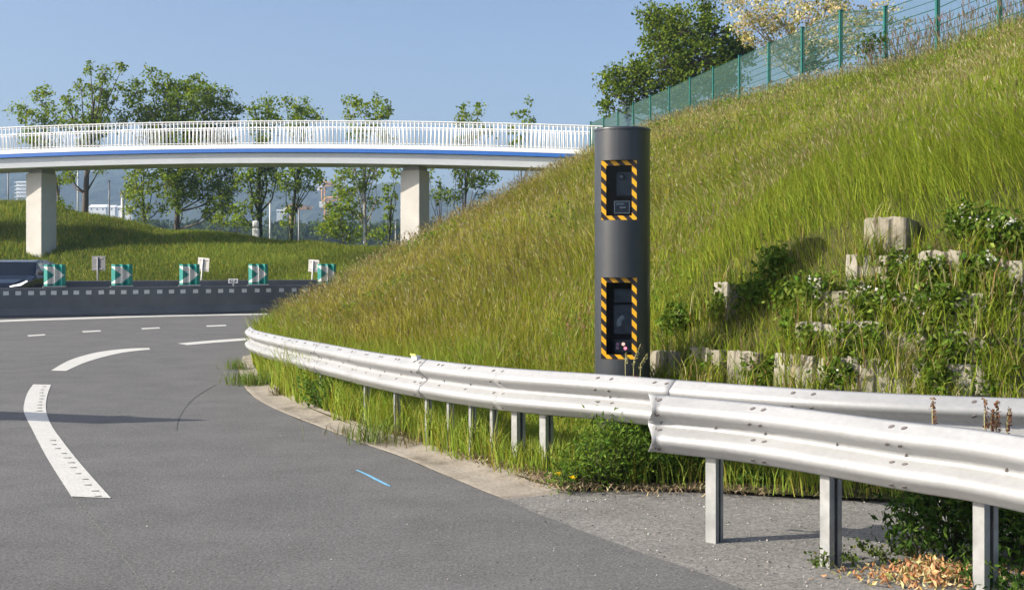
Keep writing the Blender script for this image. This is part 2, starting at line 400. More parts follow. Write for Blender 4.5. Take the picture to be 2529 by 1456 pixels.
def sheet(name, poly, z, mat, parent=None, **k):
    b = bmesh.new(); f = b.faces.new([b.verts.new((p[0], p[1], z)) for p in poly]); bmesh.ops.triangulate(b, faces=[f])
    b.normal_update()
    for f in b.faces:
        if f.normal.z < 0: f.normal_flip()
    me = bpy.data.meshes.new(name); b.to_mesh(me); b.free(); me.materials.append(mat)
    o = bpy.data.objects.new(name, me); COL.objects.link(o)
    if parent is not None: o.parent = parent
    return tag(o, **k)
sheet('ground', [(-7000, -60), (7000, -60), (7000, 7000), (-7000, 7000)], -.12, M['field'], kind='structure')

AB = [(590, 915), (596, 935), (603, 955), (625, 978), (660, 1000), (720, 1027), (780, 1050), (840, 1073), (900, 1096), (950, 1113), (1000, 1131), (1050, 1152), (1100, 1173), (1150, 1194), (1200, 1215), (1245, 1232), (1300, 1256), (1350, 1277), (1400, 1296), (1450, 1313), (1500, 1331), (1550, 1349), (1600, 1368), (1650, 1384), (1700, 1401), (1775, 1429), (1850, 1457), (1960, 1500), (2150, 1580), (2500, 1740)]
abp = cr([tuple(gnd(*p))[:2] for p in AB], 240)
abp = abp + np.stack([field(abp[:, 0] * 9, abp[:, 1] * 9, 1, 0), field(abp[:, 0] * 9, abp[:, 1] * 9, 1, 3)], 1) * .008
far_edge = [(-3.2, 17.2), (-3.7, 20.8), (-4.3, 25), (-4.2, 30), (-3.4, 33.5)]
road_poly = [tuple(p) for p in abp[::-1]] + far_edge + [(-4.0, 36.8), (-6.3, 41), (-9, 43), (-14.5, 45), (-24, 47.5), (-70, 47.5), (-70, -20), (abp[-1][0], -20)]
road = sheet('road', road_poly, 0, M['asphalt'], kind='structure')
GI = [(640, 870), (628, 890), (640, 925), (660, 950), (705, 982), (760, 1010), (830, 1038), (900, 1065), (975, 1088), (1050, 1111), (1100, 1127), (1150, 1145), (1200, 1160), (1250, 1174), (1330, 1197), (1380, 1218)]
gi = cr([tuple(gnd(*p))[:2] for p in GI], 140)
go = cr([tuple(gnd(*p))[:2] for p in [(600, 880)] + AB[:16]], 140)
rows = []
for k, (wv, z) in enumerate([(0, .003), (.05, .008), (.25, .002), (.5, .004), (.8, .012), (1, .018), (1.25, .03)]):
    p = go + (gi - go) * wv; zz = np.full((140, 1), z); zz[-2:] = -.012; rows.append(np.concatenate([p, zz], 1))
GV = np.stack(rows, 1).reshape(-1, 3); a, b = np.meshgrid(np.arange(139), np.arange(6), indexing='ij'); q = (a * 7 + b).ravel()
np_mesh('gutter', GV, np.stack([q, q + 1, q + 8, q + 7], 1)[:, ::-1].ravel(), np.full(len(q), 4), M['gutter'], smooth=True, kind='structure')
gp = [tuple(p) for p in abp[100:]] + [(12, 4), (12, 9), (3, 8.7), (1.2, 8.5), (.2, 8.6)] + [tuple(gnd(u, v))[:2] for u, v in ((1240, 1166), (1100, 1122))]
sheet('gravel_shoulder', [(p[0] - (.2 if i < 140 else 0), p[1]) for i, p in enumerate(gp)], -.006, M['gravel'], kind='structure')

# ---- road markings (painted sheets on the road)
def mark(name, px, mat, z=.004):
    return sheet(name, [tuple(gnd(*p))[:2] for p in px], z, mat, road)
def smooth_px(px, n): return [tuple(p) for p in cr(px, n)]
dash = smooth_px([(176, 1226), (118, 1134), (80, 1062), (60, 1020), (60, 996), (68, 970), (82, 949)], 40) + smooth_px([(126, 950), (116, 980), (114, 1014), (127, 1050), (155, 1090), (203, 1150), (274, 1230)], 40)
mark('lane_marking', dash, M['marking'])
m = MB()
redge = cr([(126, 950), (116, 980), (114, 1014), (127, 1050), (155, 1090), (203, 1150), (274, 1230)], 200)
for v in [955 + 7.5 * k for k in range(9)] + [1088, 1098, 1108, 1120, 1131, 1143, 1155, 1170, 1184, 1198, 1213, 1226]:
    x = redge[np.argmin(abs(redge[:, 1] - v)), 0]; sc = (v - 640) / 400; x0 = x - random.uniform(16, 24) * sc - 6 * sc; x1 = x0 + random.uniform(10, 17) * sc
    m.add([(*gnd(a, b_)[:2], .0065) for a, b_ in ((x0, v), (x1, v - 1), (x1, v + 1.1), (x0, v + .8))], [(3, 2, 1, 0)])
m.build('marking_wear', M['rib'], road)
mark('lane_marking', smooth_px([(126, 915), (164, 893), (203, 879), (251, 868), (314, 861), (368, 859)], 30) + smooth_px([(371, 863), (314, 869), (261, 880), (208, 896), (163, 916)], 30), M['marking'])
mark('lane_marking', smooth_px([(438, 848), (531, 840), (640, 832.5)], 12) + smooth_px([(640, 838), (531, 846), (463, 852)], 12), M['marking'])
for (a, b, c, d) in ((67, 829, 110, 826.5), (202, 819, 247, 817), (348, 811.5, 393, 809.5), (508, 805, 557, 803.5)):
    mark('lane_marking', [(a, b - 1.2), (c, d - 1.6), (c + 3, d + 1.2), (a + 4, b + 1.8)], M['marking'])
mark('edge_line', smooth_px([(-260, 803), (0, 790.5), (190, 784), (400, 778), (660, 773.5)], 30) + smooth_px([(660, 777), (400, 782), (190, 788.5), (0, 795), (-260, 809)], 30), M['marking'])
c0, c1 = (175, 1226), (372, 1475)
for k in range(34):
    a = k / 34; b = (k + .45 + .4 * random.random()) / 34
    f = lambda t: (c0[0] + (c1[0] - c0[0]) * t + 10 * math.sin(t * 3.1), c0[1] + (c1[1] - c0[1]) * t)
    if random.random() < .25: continue
    p, r2 = f(a), f(b); mark('guide_line_dash', [(p[0], p[1]), (p[0] + 1.5, p[1]), (r2[0] + 1.5, r2[1]), (r2[0], r2[1])], M['gutter'])
mark('spray_line', smooth_px([(878, 1161), (905, 1174), (935, 1190), (962, 1202)], 12) + smooth_px([(965, 1200), (938, 1186), (908, 1171), (882, 1160)], 12), M['blue_mark'])
mark('skid_mark', smooth_px([(432, 1062), (436, 1036), (452, 1008), (480, 980), (530, 950)], 20) + smooth_px([(533, 950), (484, 980), (457, 1008), (441, 1036), (436, 1062)], 20), M['skid'], .003)

# ---- embankment beyond the road, valley and hills
FT = cr([(-60, 60), (-34, 59.5), (-23, 58.6), (-16, 55), (-11, 51), (-7.2, 47.5), (-4.6, 46), (-2.5, 45.5), (0, 45.5)], 120)
FC = cr([(-75, 80), (-45, 76), (-30, 73), (-20.5, 70), (-13.8, 65.5), (-9.7, 62), (-6.0, 58), (-4.0, 56), (-2, 56)], 120)
FZ = np.interp(np.linspace(0, 8, 120), [0, 1, 2, 3, 4, 5, 6, 7, 8], [6.2, 5.6, 4.9, 3.2, 2.5, 2.1, 1.85, 1.7, 1.6])
def far_bank(t, w):
    i = np.clip(t, 0, 118.999); a = i.astype(int); f = (i - a)[:, None]
    to = FT[a] * (1 - f) + FT[a + 1] * f; c = FC[a] * (1 - f) + FC[a + 1] * f; z = FZ[a] * (1 - f[:, 0]) + FZ[a + 1] * f[:, 0]
    xy = np.where((w <= 1)[:, None], to + (c - to) * w[:, None], c + np.array([-4., 14.]) * (w - 1)[:, None])
    s = np.clip(w, 0, 1); zz = np.where(w <= 1, z * (1.15 * s - .15 * s ** 3), z - (w - 1) * 1.0)
    zz = zz + .04 * field(xy[:, 0], xy[:, 1], 1.6, 1) * np.clip(w * 5, 0, 1)
    return np.concatenate([xy, zz[:, None]], 1)
fw = np.concatenate([np.linspace(0, 1, 26), np.linspace(1.1, 4, 8)]); TG2, WG2 = np.meshgrid(np.arange(120.), fw, indexing='ij')
FV = far_bank(TG2.ravel(), WG2.ravel()); n2 = len(fw)
a, b = np.meshgrid(np.arange(119), np.arange(n2 - 1), indexing='ij'); q = (a * n2 + b).ravel()
fq = np.stack([q, q + n2, q + n2 + 1, q + 1], 1)
np_mesh('far_embankment', FV, fq.ravel(), np.full(len(q), 4), M['soil'], smooth=True, kind='structure')
fbvh = BVHTree.FromPolygons([Vector(v) for v in FV], fq.tolist())
def far_z(x, y):
    p, n, _, _ = fbvh.ray_cast(Vector((x, y, 60)), Vector((0, 0, -1)))
    return p.z if p is not None else 0.

def ridge(name, Y0, Y1, tops, mat, amp, x0, x1, kind, nx=260, ny=14, rough=.02):
    X = np.linspace(x0, x1, nx); ys = np.linspace(0, 1, ny)
    tu = np.array([p[0] for p in tops]); tv = np.array([p[1] for p in tops])
    G = []
    for i, x in enumerate(X):
        for k, s in enumerate(ys):
            Y = Y0 + (Y1 - Y0) * s; u = CX + FPX * x / Y1; z = H + (HZ - np.interp(u, tu, tv)) / FPX * Y1
            zz = z * math.sin(s * math.pi / 2) ** .8 + amp * (field(np.array(x * rough * 60), np.array(Y * rough * 60), 30, 1) * .5 + field(np.array(x * rough * 60), np.array(Y * rough * 60), 7, 2) * .5) * (.3 + s)
            G.append((x * (Y / Y1 * .3 + .7), Y, max(zz, -2)))
    a, b = np.meshgrid(np.arange(nx - 1), np.arange(ny - 1), indexing='ij'); q = (a * ny + b).ravel()
    return np_mesh(name, np.array(G), np.stack([q, q + ny, q + ny + 1, q + 1], 1).ravel(), np.full(len(q), 4), mat, smooth=False, kind=kind)
ridge('hills', 1250, 2100, [(-800, 400), (-200, 425), (20, 432), (150, 440), (330, 436), (420, 452), (600, 462), (800, 472), (1000, 478), (1200, 490), (1600, 510), (2600, 560)], M['forest'], 9, -1900, 1900, 'structure', 520, 26)
WP = []
for k in range(520):
    y = random.uniform(330, 470); x = random.uniform(-170, 10) * y / 400; c = np.array([x, y, H + (HZ - random.uniform(548, 596)) / FPX * y - 2.5]); r = random.uniform(2.5, 4.5)
    for q in range(9):
        g = rng.normal(size=3); g *= r / np.linalg.norm(g) * rng.uniform(.4, 1); WP.append(c + g + rng.normal(size=(16, 3)) * .7)
WP = np.concatenate(WP)
leaves('woods', WP, rng.uniform(.8, 1.7, len(WP)), palette(len(WP), [(.03, .06, .015), (.05, .085, .02), (.075, .11, .025)], [3, 3, 1.5]), M['leaf'], aspect=.8, kind='stuff')
ridge('valley', 300, 480, [(-400, 585), (500, 588), (960, 590), (1500, 590)], M['woods'], .5, -420, 160, 'structure', 160, 10, .05)

# ------------------------------------------------------------------ guard rails
PROF = [(.004, 0), (.02, .006), (.062, .044), (.078, .058), (.083, .075), (.078, .092), (.062, .106), (.012, .140), (.003, .155), (.012, .170), (.062, .204), (.078, .218), (.083, .235), (.078, .252), (.062, .266), (.02, .304), (.004, .31)]
_P0 = PROF; PROF = []; SEG = {}
for _i in range(len(_P0) - 1):          # support points keep the flats flat and the folds crisp
    (d0, z0), (d1, z1) = _P0[_i], _P0[_i + 1]; PROF.append((d0, z0)); ln = math.hypot(d1 - d0, z1 - z0)
    if ln > .025: PROF.append((d0 + (d1 - d0) * .12, z0 + (z1 - z0) * .12)); SEG[_i] = len(PROF) - 1; PROF.append((d0 + (d1 - d0) * .88, z0 + (z1 - z0) * .88))
    else: SEG[_i] = len(PROF) - 1
PROF.append(_P0[-1])
def rail_path(px, ext, k=1.):
    pts = []
    for u, v, dz in px:
        dz *= k; s = (v - HZ) / dz; pts.append(((u - CX) / s, FPX / s, H - dz))
    return cr(pts + ext, 400)
class Rail:
    def __init__(s, path):
        s.p = path; d = np.diff(path[:, :2], axis=0); s.L = np.concatenate([[0], np.cumsum(np.linalg.norm(d, axis=1))])
    def at(s, l):
        l = np.clip(l, 0, s.L[-1] - 1e-3); p = np.array([np.interp(l, s.L, s.p[:, k]) for k in range(3)])
        e = .06; a = np.array([np.interp(min(l + e, s.L[-1]), s.L, s.p[:, k]) - np.interp(max(l - e, 0), s.L, s.p[:, k]) for k in range(2)])
        a /= np.linalg.norm(a); return p, a, np.array([a[1], -a[0]])
    def near(s, u):                    # arc length where the path is seen at photo column u
        return s.L[np.argmin(np.abs(CX + FPX * s.p[:, 0] / s.p[:, 1] - u))]
    def beam(s, l0, l1, parent, off=0., slots=()):
        m = MB(); n = max(4, int((l1 - l0) / .06)); vs = []
        for i in range(n + 1):
            p, a, nn = s.at(l0 + (l1 - l0) * i / n)
            nn = -nn if nn[1] > 0 else nn
            for d, z in PROF: vs.append((p[0] + nn[0] * (d + off), p[1] + nn[1] * (d + off), p[2] - .31 + z))
        k = len(PROF)
        m.add(vs, [(i * k + j, (i + 1) * k + j, (i + 1) * k + j + 1, i * k + j + 1) for i in range(n) for j in range(k - 1)], 0, True)
        for l, j, ln, hh in slots:     # dark oval bolt slots
            j = SEG[j]
            p, a, nn = s.at(l); nn = -nn if nn[1] > 0 else nn
            (d0, z0), (d1, z1) = PROF[j], PROF[j + 1]; d, z = (d0 + d1) / 2, (z0 + z1) / 2
            t = np.array([d1 - d0, z1 - z0]); t /= np.linalg.norm(t); out = np.array([t[1], -t[0]])
            o = []
            for g in range(10):
                c, q2 = math.cos(g * .6283) * ln, math.sin(g * .6283) * hh; c += q2 * .6
                dd = d + t[0] * q2 + out[0] * .0035 + off; zz = z + t[1] * q2 + out[1] * .0035
                o.append((p[0] + a[0] * c + nn[0] * dd, p[1] + a[1] * c + nn[1] * dd, p[2] - .31 + zz))
            m.add(o, [tuple(range(10))], 1)
        o = m.build('rail_beam', [M['steel'], M['slot']], parent)
        sd = o.modifiers.new('solid', 'SOLIDIFY'); sd.thickness = .004; sd.offset = 0
        return o
    def post(s, l, parent, z0=-.05, side=.09, wdt=.055, dep=.09):
        p, a, nn = s.at(l); nn = -nn if nn[1] > 0 else nn
        c = p[:2] - nn * (side - .062)
        def P(x, y): return (c[0] + a[0] * x - nn[0] * y, c[1] + a[1] * x - nn[1] * y)
        h = wdt / 2; t = .006; r = .012
        poly = [P(-h, 0), P(h, 0), P(h, dep * .4), P(h - t, dep * .4), P(h - t, t), P(-h + t, t), P(-h + t, dep - t), P(h - t, dep - t), P(h - t, dep * .7), P(h, dep * .7), P(h, dep), P(-h, dep), P(-h, dep * .6), P(-h - r, dep * .5), P(-h, dep * .4)]
        m = MB(); m.prism(poly, z0, p[2] - .03)
        return m.build('post', M['post'], parent)
def group_slots(l, pair=.05):
    r = []
    for d in (-pair, pair): r += [(l + d, 14, .012, .011), (l + d, 10, .012, .013), (l + d, 6, .012, .009), (l + d, 1, .012, .011)]
    return r + [(l + .02, 8, .006, .012)]

back = Rail(rail_path([(620, 806, .9), (634, 815, .89), (700, 830, .87), (780, 843.5, .82), (900, 865, .8), (1030, 884, .78), (1230, 906, .77), (1500, 924, .76), (1800, 947, .75), (2100, 966, .75), (2529, 983, .75)], [(4.4, 6.2, .75), (7.5, 5.8, .75)], 1.022))
br = empty('guard_rail', tuple(back.at(0)[0][:2]) + (0,), label='long curved steel guard rail that runs in front of the speed camera', cat='guard rail')
bc = [(-1 if False else 0.0)]
ub = [620, 708, 790, 885, 1045, 1240, 1645, 2529]
ls = [back.near(u) for u in ub[1:]]
l = 0.
ends = [0.] + ls[:-1] + [back.L[-1]]
def shift_parent(parent, objs):
    for o in objs: o.location = Vector(o.location) - Vector(parent.location)
made = []
for i in range(len(ends) - 1):
    a, b = ends[i], ends[i + 1]; sl_ = []
    sl_ += group_slots(b) if i < len(ends) - 2 else []
    n = max(1, int((b - a) / .5))
    for q in range(1, n + 1):
        c = a + (b - a) * q / (n + 1)
        if i < 5: sl_ += [(c - .03, 14, .011, .01), (c + .03, 14, .011, .01), (c, 8, .006, .011), (c - .03, 6, .011, .008)]
        elif q % 2 == 0: sl_ += group_slots(c, .06)
    made.append(back.beam(a, b + (.1 if i < len(ends) - 2 else 0), br, .005 * ((len(ends) - i) % 2), sl_))
for u in (700, 783, 893, 965, 1042, 1098, 1150, 1207, 1262, 1330, 2330):
    made.append(back.post(back.near(u), br, wdt=.055 if u > 1240 else .03, dep=.09 if u > 1240 else .05))
p, a, nn = back.at(back.near(1030)); nn = -nn
m = MB(); m.box(-.045, .045, -.02, .02, .0, .035); m.box(-.05, .05, -.03, -.022, .036, .05, 1)
o = m.build('delineator', [M['white_plastic'], simple('yellow_reflector', (.55, .6, .15), .3)], br); o.location = Vector(p) + Vector((0, -.05, -.01)); o.rotation_euler = (0, 0, math.atan2(a[1], a[0])); made.append(o)
shift_parent(br, made)

front = Rail(rail_path([(1600, 972, .73), (1640, 975, .735), (1885, 997, .74), (2230, 1040, .735), (2529, 1077, .725)], [(2.75, 3.4, .77), (3.2, 2.2, .77)]))
fr = empty('guard_rail', tuple(front.at(0)[0][:2]) + (0,), label='short straight steel guard rail with a cut end, nearest over the gravel shoulder', cat='guard rail')
made = []
sl_ = group_slots(.07, .022) + [(front.near(1768), 8, .004, .012), (front.near(2068), 8, .004, .012), (front.near(2487), 8, .006, .016)]
for u in (1885, 2232): sl_ += group_slots(front.near(u), .035)
made.append(front.beam(0, front.L[-1], fr, 0, sl_))
for u, in ((1748,), (2027,), (2405,)): made.append(front.post(front.near(u), fr, wdt=.06))
shift_parent(fr, made)

# ------------------------------------------------------------------ speed camera tower
TS = 297.; TY = FPX / TS; TX = (1537 - CX) / TS
RT, CH = .23, .148; CD = math.sqrt(RT * RT - CH * CH)
zt = lambda v: H + (HZ - v) / TS
tz0 = .02
phi = R(-14)                            # the window side, seen from above
tower = empty('speed_camera', (TX, TY, tz0), phi, label='tall dark grey cylindrical speed camera with two hazard striped windows', cat='speed camera')
wins = [(zt(545) - tz0, zt(400) - tz0), (zt(882) - tz0, zt(684) - tz0)]
top = zt(321) - tz0
cuts = sorted([z for w in wins for z in w])
m = MB(); aw = math.asin(CH / RT); NS = 72
levels = [0, .03] + cuts + [top - .02, top]
def ring(z, r=RT, gap=False):
    a0, a1 = (-math.pi / 2 + aw, 1.5 * math.pi - aw) if gap else (-math.pi / 2, 1.5 * math.pi)
    return [(r * math.cos(a0 + (a1 - a0) * k / NS), r * math.sin(a0 + (a1 - a0) * k / NS), z) for k in range(NS + 1)]
for a, b in zip(levels[:-1], levels[1:]):
    gap = any(abs(a - w[0]) < 1e-6 for w in wins)
    r0 = ring(a, gap=gap); r1 = ring(b, RT - (.004 if b == top else 0), gap)
    m.add(r0 + r1, [(k, k + 1, NS + 2 + k, NS + 1 + k) for k in range(NS)], 0, True)
for w in wins:                           # flat ledges that close the window openings
    for z, fl in ((w[0], 0), (w[1], 1)):
        arc = [(RT * math.cos(-math.pi / 2 - aw + 2 * aw * k / 12), RT * math.sin(-math.pi / 2 - aw + 2 * aw * k / 12), z) for k in range(13)]
        m.add(arc, [tuple(range(13)) if fl == 0 else tuple(range(12, -1, -1))])
m.build('body', M['tower'], tower)
m = MB(); pr = [(RT + .004, top - .016), (RT + .006, top - .004), (RT + .002, top + .006), (RT - .03, top + .012)]
vs = [(r * math.cos(g * 2 * math.pi / NS), r * math.sin(g * 2 * math.pi / NS), z) for r, z in pr for g in range(NS)]
m.add(vs, [(i * NS + k, i * NS + (k + 1) % NS, (i + 1) * NS + (k + 1) % NS, (i + 1) * NS + k) for i in range(3) for k in range(NS)] + [tuple(3 * NS + k for k in range(NS))], 0, True)
m.build('cap', M['tower'], tower)
bt = .042
for wi, (z0, z1) in enumerate(wins):
    m = MB(); y = -CD; h = .0125
    m.box(-CH + .002, CH - .002, y - .004, y + .012, z1 - h * 3.3, z1 - .002); m.box(-CH + .002, CH - .002, y - .004, y + .012, z0 + .002, z0 + .036)
    m.box(-CH + .002, -CH + bt, y - .004, y + .012, z0 + .036, z1 - h * 3.3); m.box(CH - bt, CH - .002, y - .004, y + .012, z0 + .036, z1 - h * 3.3)
    fr_ = m.build('window_frame', M['hazard'], tower)
    m = MB(); x = CH - bt
    m.box(-x, x, y + .006, y + .009, z0 + .036, z1 - h * 3.3); m.build('pane', M['pane'], fr_)
    m = MB(); yi = y + .02; yb = y + .22
    A = [(-x, yi, z0 + .03), (x, yi, z0 + .03), (x, yb, z0 + .03), (-x, yb, z0 + .03), (-x, yi, z1 - .03), (x, yi, z1 - .03), (x, yb, z1 - .03), (-x, yb, z1 - .03)]
    m.add(A, [(0, 1, 2, 3), (7, 6, 5, 4), (1, 5, 6, 2), (4, 0, 3, 7), (2, 6, 7, 3)]); m.build('housing', M['dark'], fr_)
    if wi == 0:
        m = MB(); m.box(-.04, x - .005, y + .1, y + .16, z0 + .2, z1 - .085); m.build('camera_unit', M['device'], fr_, .006)
        m = MB(); m.tube([(.01, y + .1, z1 - .13), (.01, y + .075, z1 - .13)], .026, 20); m.tube([(.01, y + .075, z1 - .13), (.01, y + .07, z1 - .13)], .016, 16, 1); m.build('lens', [M['device'], M['lens']], fr_)
        m = MB(); lx0, lx1, lz0, lz1 = -.047, .083, z0 + .055, z0 + .158; yy = y + .04
        m.box(lx0, lx1, yy, yy + .04, lz0, lz1, 0)
        for b4 in ((lx0, lx1, lz1 - .006, lz1), (lx0, lx1, lz0, lz0 + .006), (lx0, lx0 + .006, lz0 + .006, lz1 - .006), (lx1 - .006, lx1, lz0 + .006, lz1 - .006)): m.box(b4[0], b4[1], yy - .004, yy - .0005, b4[2], b4[3], 1)
        m.box(.0, .05, yy - .003, yy - .0005, lz0 + .045, lz0 + .054, 1); m.box(-.03, .035, yy - .003, yy - .0005, lz1 - .032, lz1 - .018, 2)
        m.build('flash_unit', [M['device'], M['reflect'], M['lens']], fr_)
    else:
        m = MB(); m.box(-.055, x - .004, y + .08, y + .15, z1 - .21, z1 - .095); m.box(-.055, x - .004, y + .06, y + .15, z0 + .2, z1 - .225); m.build('camera_unit', M['device'], fr_, .006)
        m = MB(); vs = []
        for k in range(9):
            g = R(200 - 95 * k / 8); vs += [(.045 + .075 * math.cos(g), y + .055, z1 - .40 + .075 * math.sin(g) + .02), (.045 + .035 * math.cos(g), y + .055, z1 - .40 + .04 * math.sin(g) + .02)]
        m.add(vs, [(2 * k, 2 * k + 2, 2 * k + 3, 2 * k + 1) for k in range(8)]); m.build('lens', M['lens'], fr_)
        m = MB(); m.box(-.045, x - .006, y + .05, y + .1, z0 + .05, z0 + .15); m.box(-.05, x - .006, y + .045, y + .05, z0 + .15, z0 + .156, 0); m.build('lamp_unit', M['device'], fr_)
        for lx, lz, mk in ((-.018, .118, 'dim_lamp'), (.028, .12, 'warm_lamp'), (-.02, .088, 'dim_lamp'), (.045, .086, 'red_lamp')):
            m = MB(); m.tube([(lx, y + .05, z0 + lz), (lx, y + .042, z0 + lz)], .014, 14); m.build('lamp', M[mk], fr_)
m = MB(); zb = zt(922) - tz0
vs = [((RT + .002) * math.cos(g), (RT + .002) * math.sin(g), z) for z in (zb - .012, zb + .004) for g in [R(-150 + 100 * k / 16) for k in range(17)]]
m.add(vs, [(k, k + 1, 18 + k, 17 + k) for k in range(16)], 0, True); m.build('red_band', M['red'], tower)

# ------------------------------------------------------------------ footbridge
BY = 60.; bw = 3.0
ft = lambda x: 8.40 - .00128 * (x + 16) ** 2      # height of the handrail; x + 10 runs along the bridge
bridge = empty('footbridge', (-10, BY, 0), R(-8), label='white footbridge with a blue stripe and a barred railing over the road', cat='bridge')
XS = np.linspace(-46, 5.2, 70)
def deck(name, prof, mat):                         # prof: closed (dy, dz below handrail) outline swept along the bridge
    m = MB(); n = len(prof); vs = [(x + 10, dy, ft(x) + dz) for x in XS for dy, dz in prof]
    m.add(vs, [(i * n + j, (i + 1) * n + j, (i + 1) * n + (j + 1) % n, i * n + (j + 1) % n) for i in range(len(XS) - 1) for j in range(n)])
    m.add(vs[:n], [tuple(range(n))]); m.add(vs[-n:], [tuple(range(n - 1, -1, -1))])
    return m.build(name, mat, bridge)
deck('girder', [(.04, -1.6), (.12, -2.1), (bw - .12, -2.1), (bw - .04, -1.6)], M['girder'])
deck('edge_beam', [(-.08, -1.39), (-.03, -1.19), (bw + .03, -1.19), (bw + .08, -1.39)], M['white_paint'])
deck('blue_stripe', [(-.085, -1.58), (-.07, -1.393), (bw + .07, -1.393), (bw + .085, -1.58)], M['blue_paint'])
for y in (.06, bw - .06):
    m = MB(); pts = [(x + 10, y, ft(x) - .03) for x in XS]
    m.tube(pts, .035, 8); m.tube([(p[0], p[1], p[2] - .1) for p in pts], .016, 6); m.tube([(p[0], p[1], p[2] - 1.08) for p in pts], .022, 6)
    x = -45.9; k = 0
    while x < 5.1:
        z = ft(x); r = .027 if k % 10 else .034
        m.tube([(x + 10, y, z - 1.2), (x + 10, y, z - .06)], r, 6); x += .206; k += 1
    m.build('railing', M['white_paint'], bridge)
for px in (-24.9, -4.98):
    m = MB(); rm = Matrix.Translation((px + 10, 1.35, 0)) @ Matrix.Rotation(R(-17), 4, 'Z')
    zt_ = ft(px) - 2.1; m.box(-.54, .54, -.52, .52, -.1, zt_ - .24, 0, rm); pr_ = m.build('pier', M['pier'], bridge, .03)
    m = MB(); m.box(-.46, .46, -.42, .42, zt_ - .24, zt_, 0, rm); m.build('bearing', M['pole_grey'], pr_)

# ------------------------------------------------------------------ wire mesh fence on the crest
fence = empty('mesh_fence', (9.95, 28.4, 6.4), label='green wire mesh fence along the top of the grassy bank', cat='fence')
fx = Vector((9.95, 28.4, 0)); fd = Vector((-.189, 1, 0)).normalized()
fp = []
for i in range(-3, 14):
    p = fx + fd * (2.5 * i); p.z = ground_z(p.x, p.y); fp.append(p)
tops = {}
for i, p in enumerate(fp):
    zt2 = max(p.z + 1.72, 8.3 if i > 4 else p.z + 1.75); tops[i] = zt2
    m = MB(); m.box(-.04, .04, -.045, .045, p.z - .3, zt2, 0, Matrix.Translation((p.x, p.y, 0)) @ Matrix.Rotation(math.atan2(fd.y, fd.x), 4, 'Z'))
    m.box(-.048, .048, -.052, .052, zt2, zt2 + .03, 0, Matrix.Translation((p.x, p.y, 0)) @ Matrix.Rotation(math.atan2(fd.y, fd.x), 4, 'Z'))
    o = m.build('fence_post', M['fence_green'], fence); o.location -= fence.location
for i in range(len(fp) - 1):
    a, b = fp[i], fp[i + 1]; m = MB(); ta, tb = tops[i] - .05, tops[i + 1] - .05
    def wire(p, q, r):
        d = (q - p).normalized(); s = d.cross(Vector((-fd.y, fd.x, 0))).normalized() * r; n = Vector((-fd.y, fd.x, 0)) * r
        m.add([p - s, p + n, p + s, p - n, q - s, q + n, q + s, q - n], [(0, 1, 5, 4), (1, 2, 6, 5), (2, 3, 7, 6), (3, 0, 4, 7)])
    for k in range(9):
        h = 1.62 * k / 8; wire(Vector((a.x, a.y, ta - h)), Vector((b.x, b.y, tb - h)),   .009 if k % 2 else .012)
    for k in range(1, 50):
        t = k / 50; p = a.lerp(b, t); z = ta + (tb - ta) * t; wire(Vector((p.x, p.y, z - 1.62)), Vector((p.x, p.y, z)), .0036 if i < 6 else .0055)
    o = m.build('mesh_panel', M['wire_green'], fence); o.location -= fence.location

# ------------------------------------------------------------------ concrete barriers, chevrons, signs
JP = [(-.24, 0), (-.24, .07), (-.13, .24), (-.085, .74), (-.075, .76), (.075, .76), (.085, .74), (.13, .24), (.24, .07), (.24, 0)]
def barrier(pts, label, hs=1.):
    Q = cr(pts, 2400); P = Q[::20]; root = empty('concrete_barrier', (P[0][0], P[0][1], 0), label=label, cat='barrier', group='concrete barriers along the bend')
    m = MB(); vs = []; n = len(JP)
    for i, p in enumerate(P):
        t = P[min(i + 1, 119)] - P[max(i - 1, 0)]; t /= np.linalg.norm(t); nn = np.array([-t[1], t[0]])
        for d, z in JP: vs.append((p[0] + nn[0] * d - P[0][0], p[1] + nn[1] * d - P[0][1], z * hs))
    m.add(vs, [(i * n + j, (i + 1) * n + j, (i + 1) * n + j + 1, i * n + j + 1) for i in range(119) for j in range(n - 1)])
    m.add(vs[:n], [tuple(range(n))]); m.add(vs[-n:], [tuple(range(n - 1, -1, -1))])
    m.build('barrier_body', M['barrier'], root)
    return root, Rail(np.concatenate([Q, np.zeros((2400, 1))], 1))
b1, r1 = barrier([(-30, 23.5), (-19.5, 28.2), (-13.06, 31.2), (-9.9, 32.6), (-6.8, 34.3), (-5.0, 35.4), (-3.7, 37), (-3.2, 39)], 'dark concrete barrier with a row of square reflectors behind the white edge line')
b2, r2 = barrier([(-50, 34), (-24, 39.3), (-14.5, 42), (-9, 43.6), (-6.5, 44.3), (-4.5, 44.7)], 'plain concrete barrier at the foot of the far grassy bank', 1.0)
def bx(u): return r1.near(u)
p0 = Vector((r1.p[0][0], r1.p[0][1], 0))
uu = 14.5; k = 0; proto = None
while uu < 800:
    l = bx(uu); p, a, nn = r1.at(l); nn = -nn if nn[1] > 0 else nn
    if proto is None:
        m = MB(); m.box(-.068, .068, -.006, .006, -.052, .052); proto = m.build('reflector', M['reflect'], b1); o = proto
    else: o = proto.copy(); COL.objects.link(o); o.parent = b1
    o.location = Vector((p[0] + nn[0] * .1, p[1] + nn[1] * .1, .63)) - p0; o.rotation_euler = (0, R(random.uniform(-4, 4)), math.atan2(a[1], a[0]))
    uu += 29.3 + random.uniform(-2.5, 2.5); k += 1

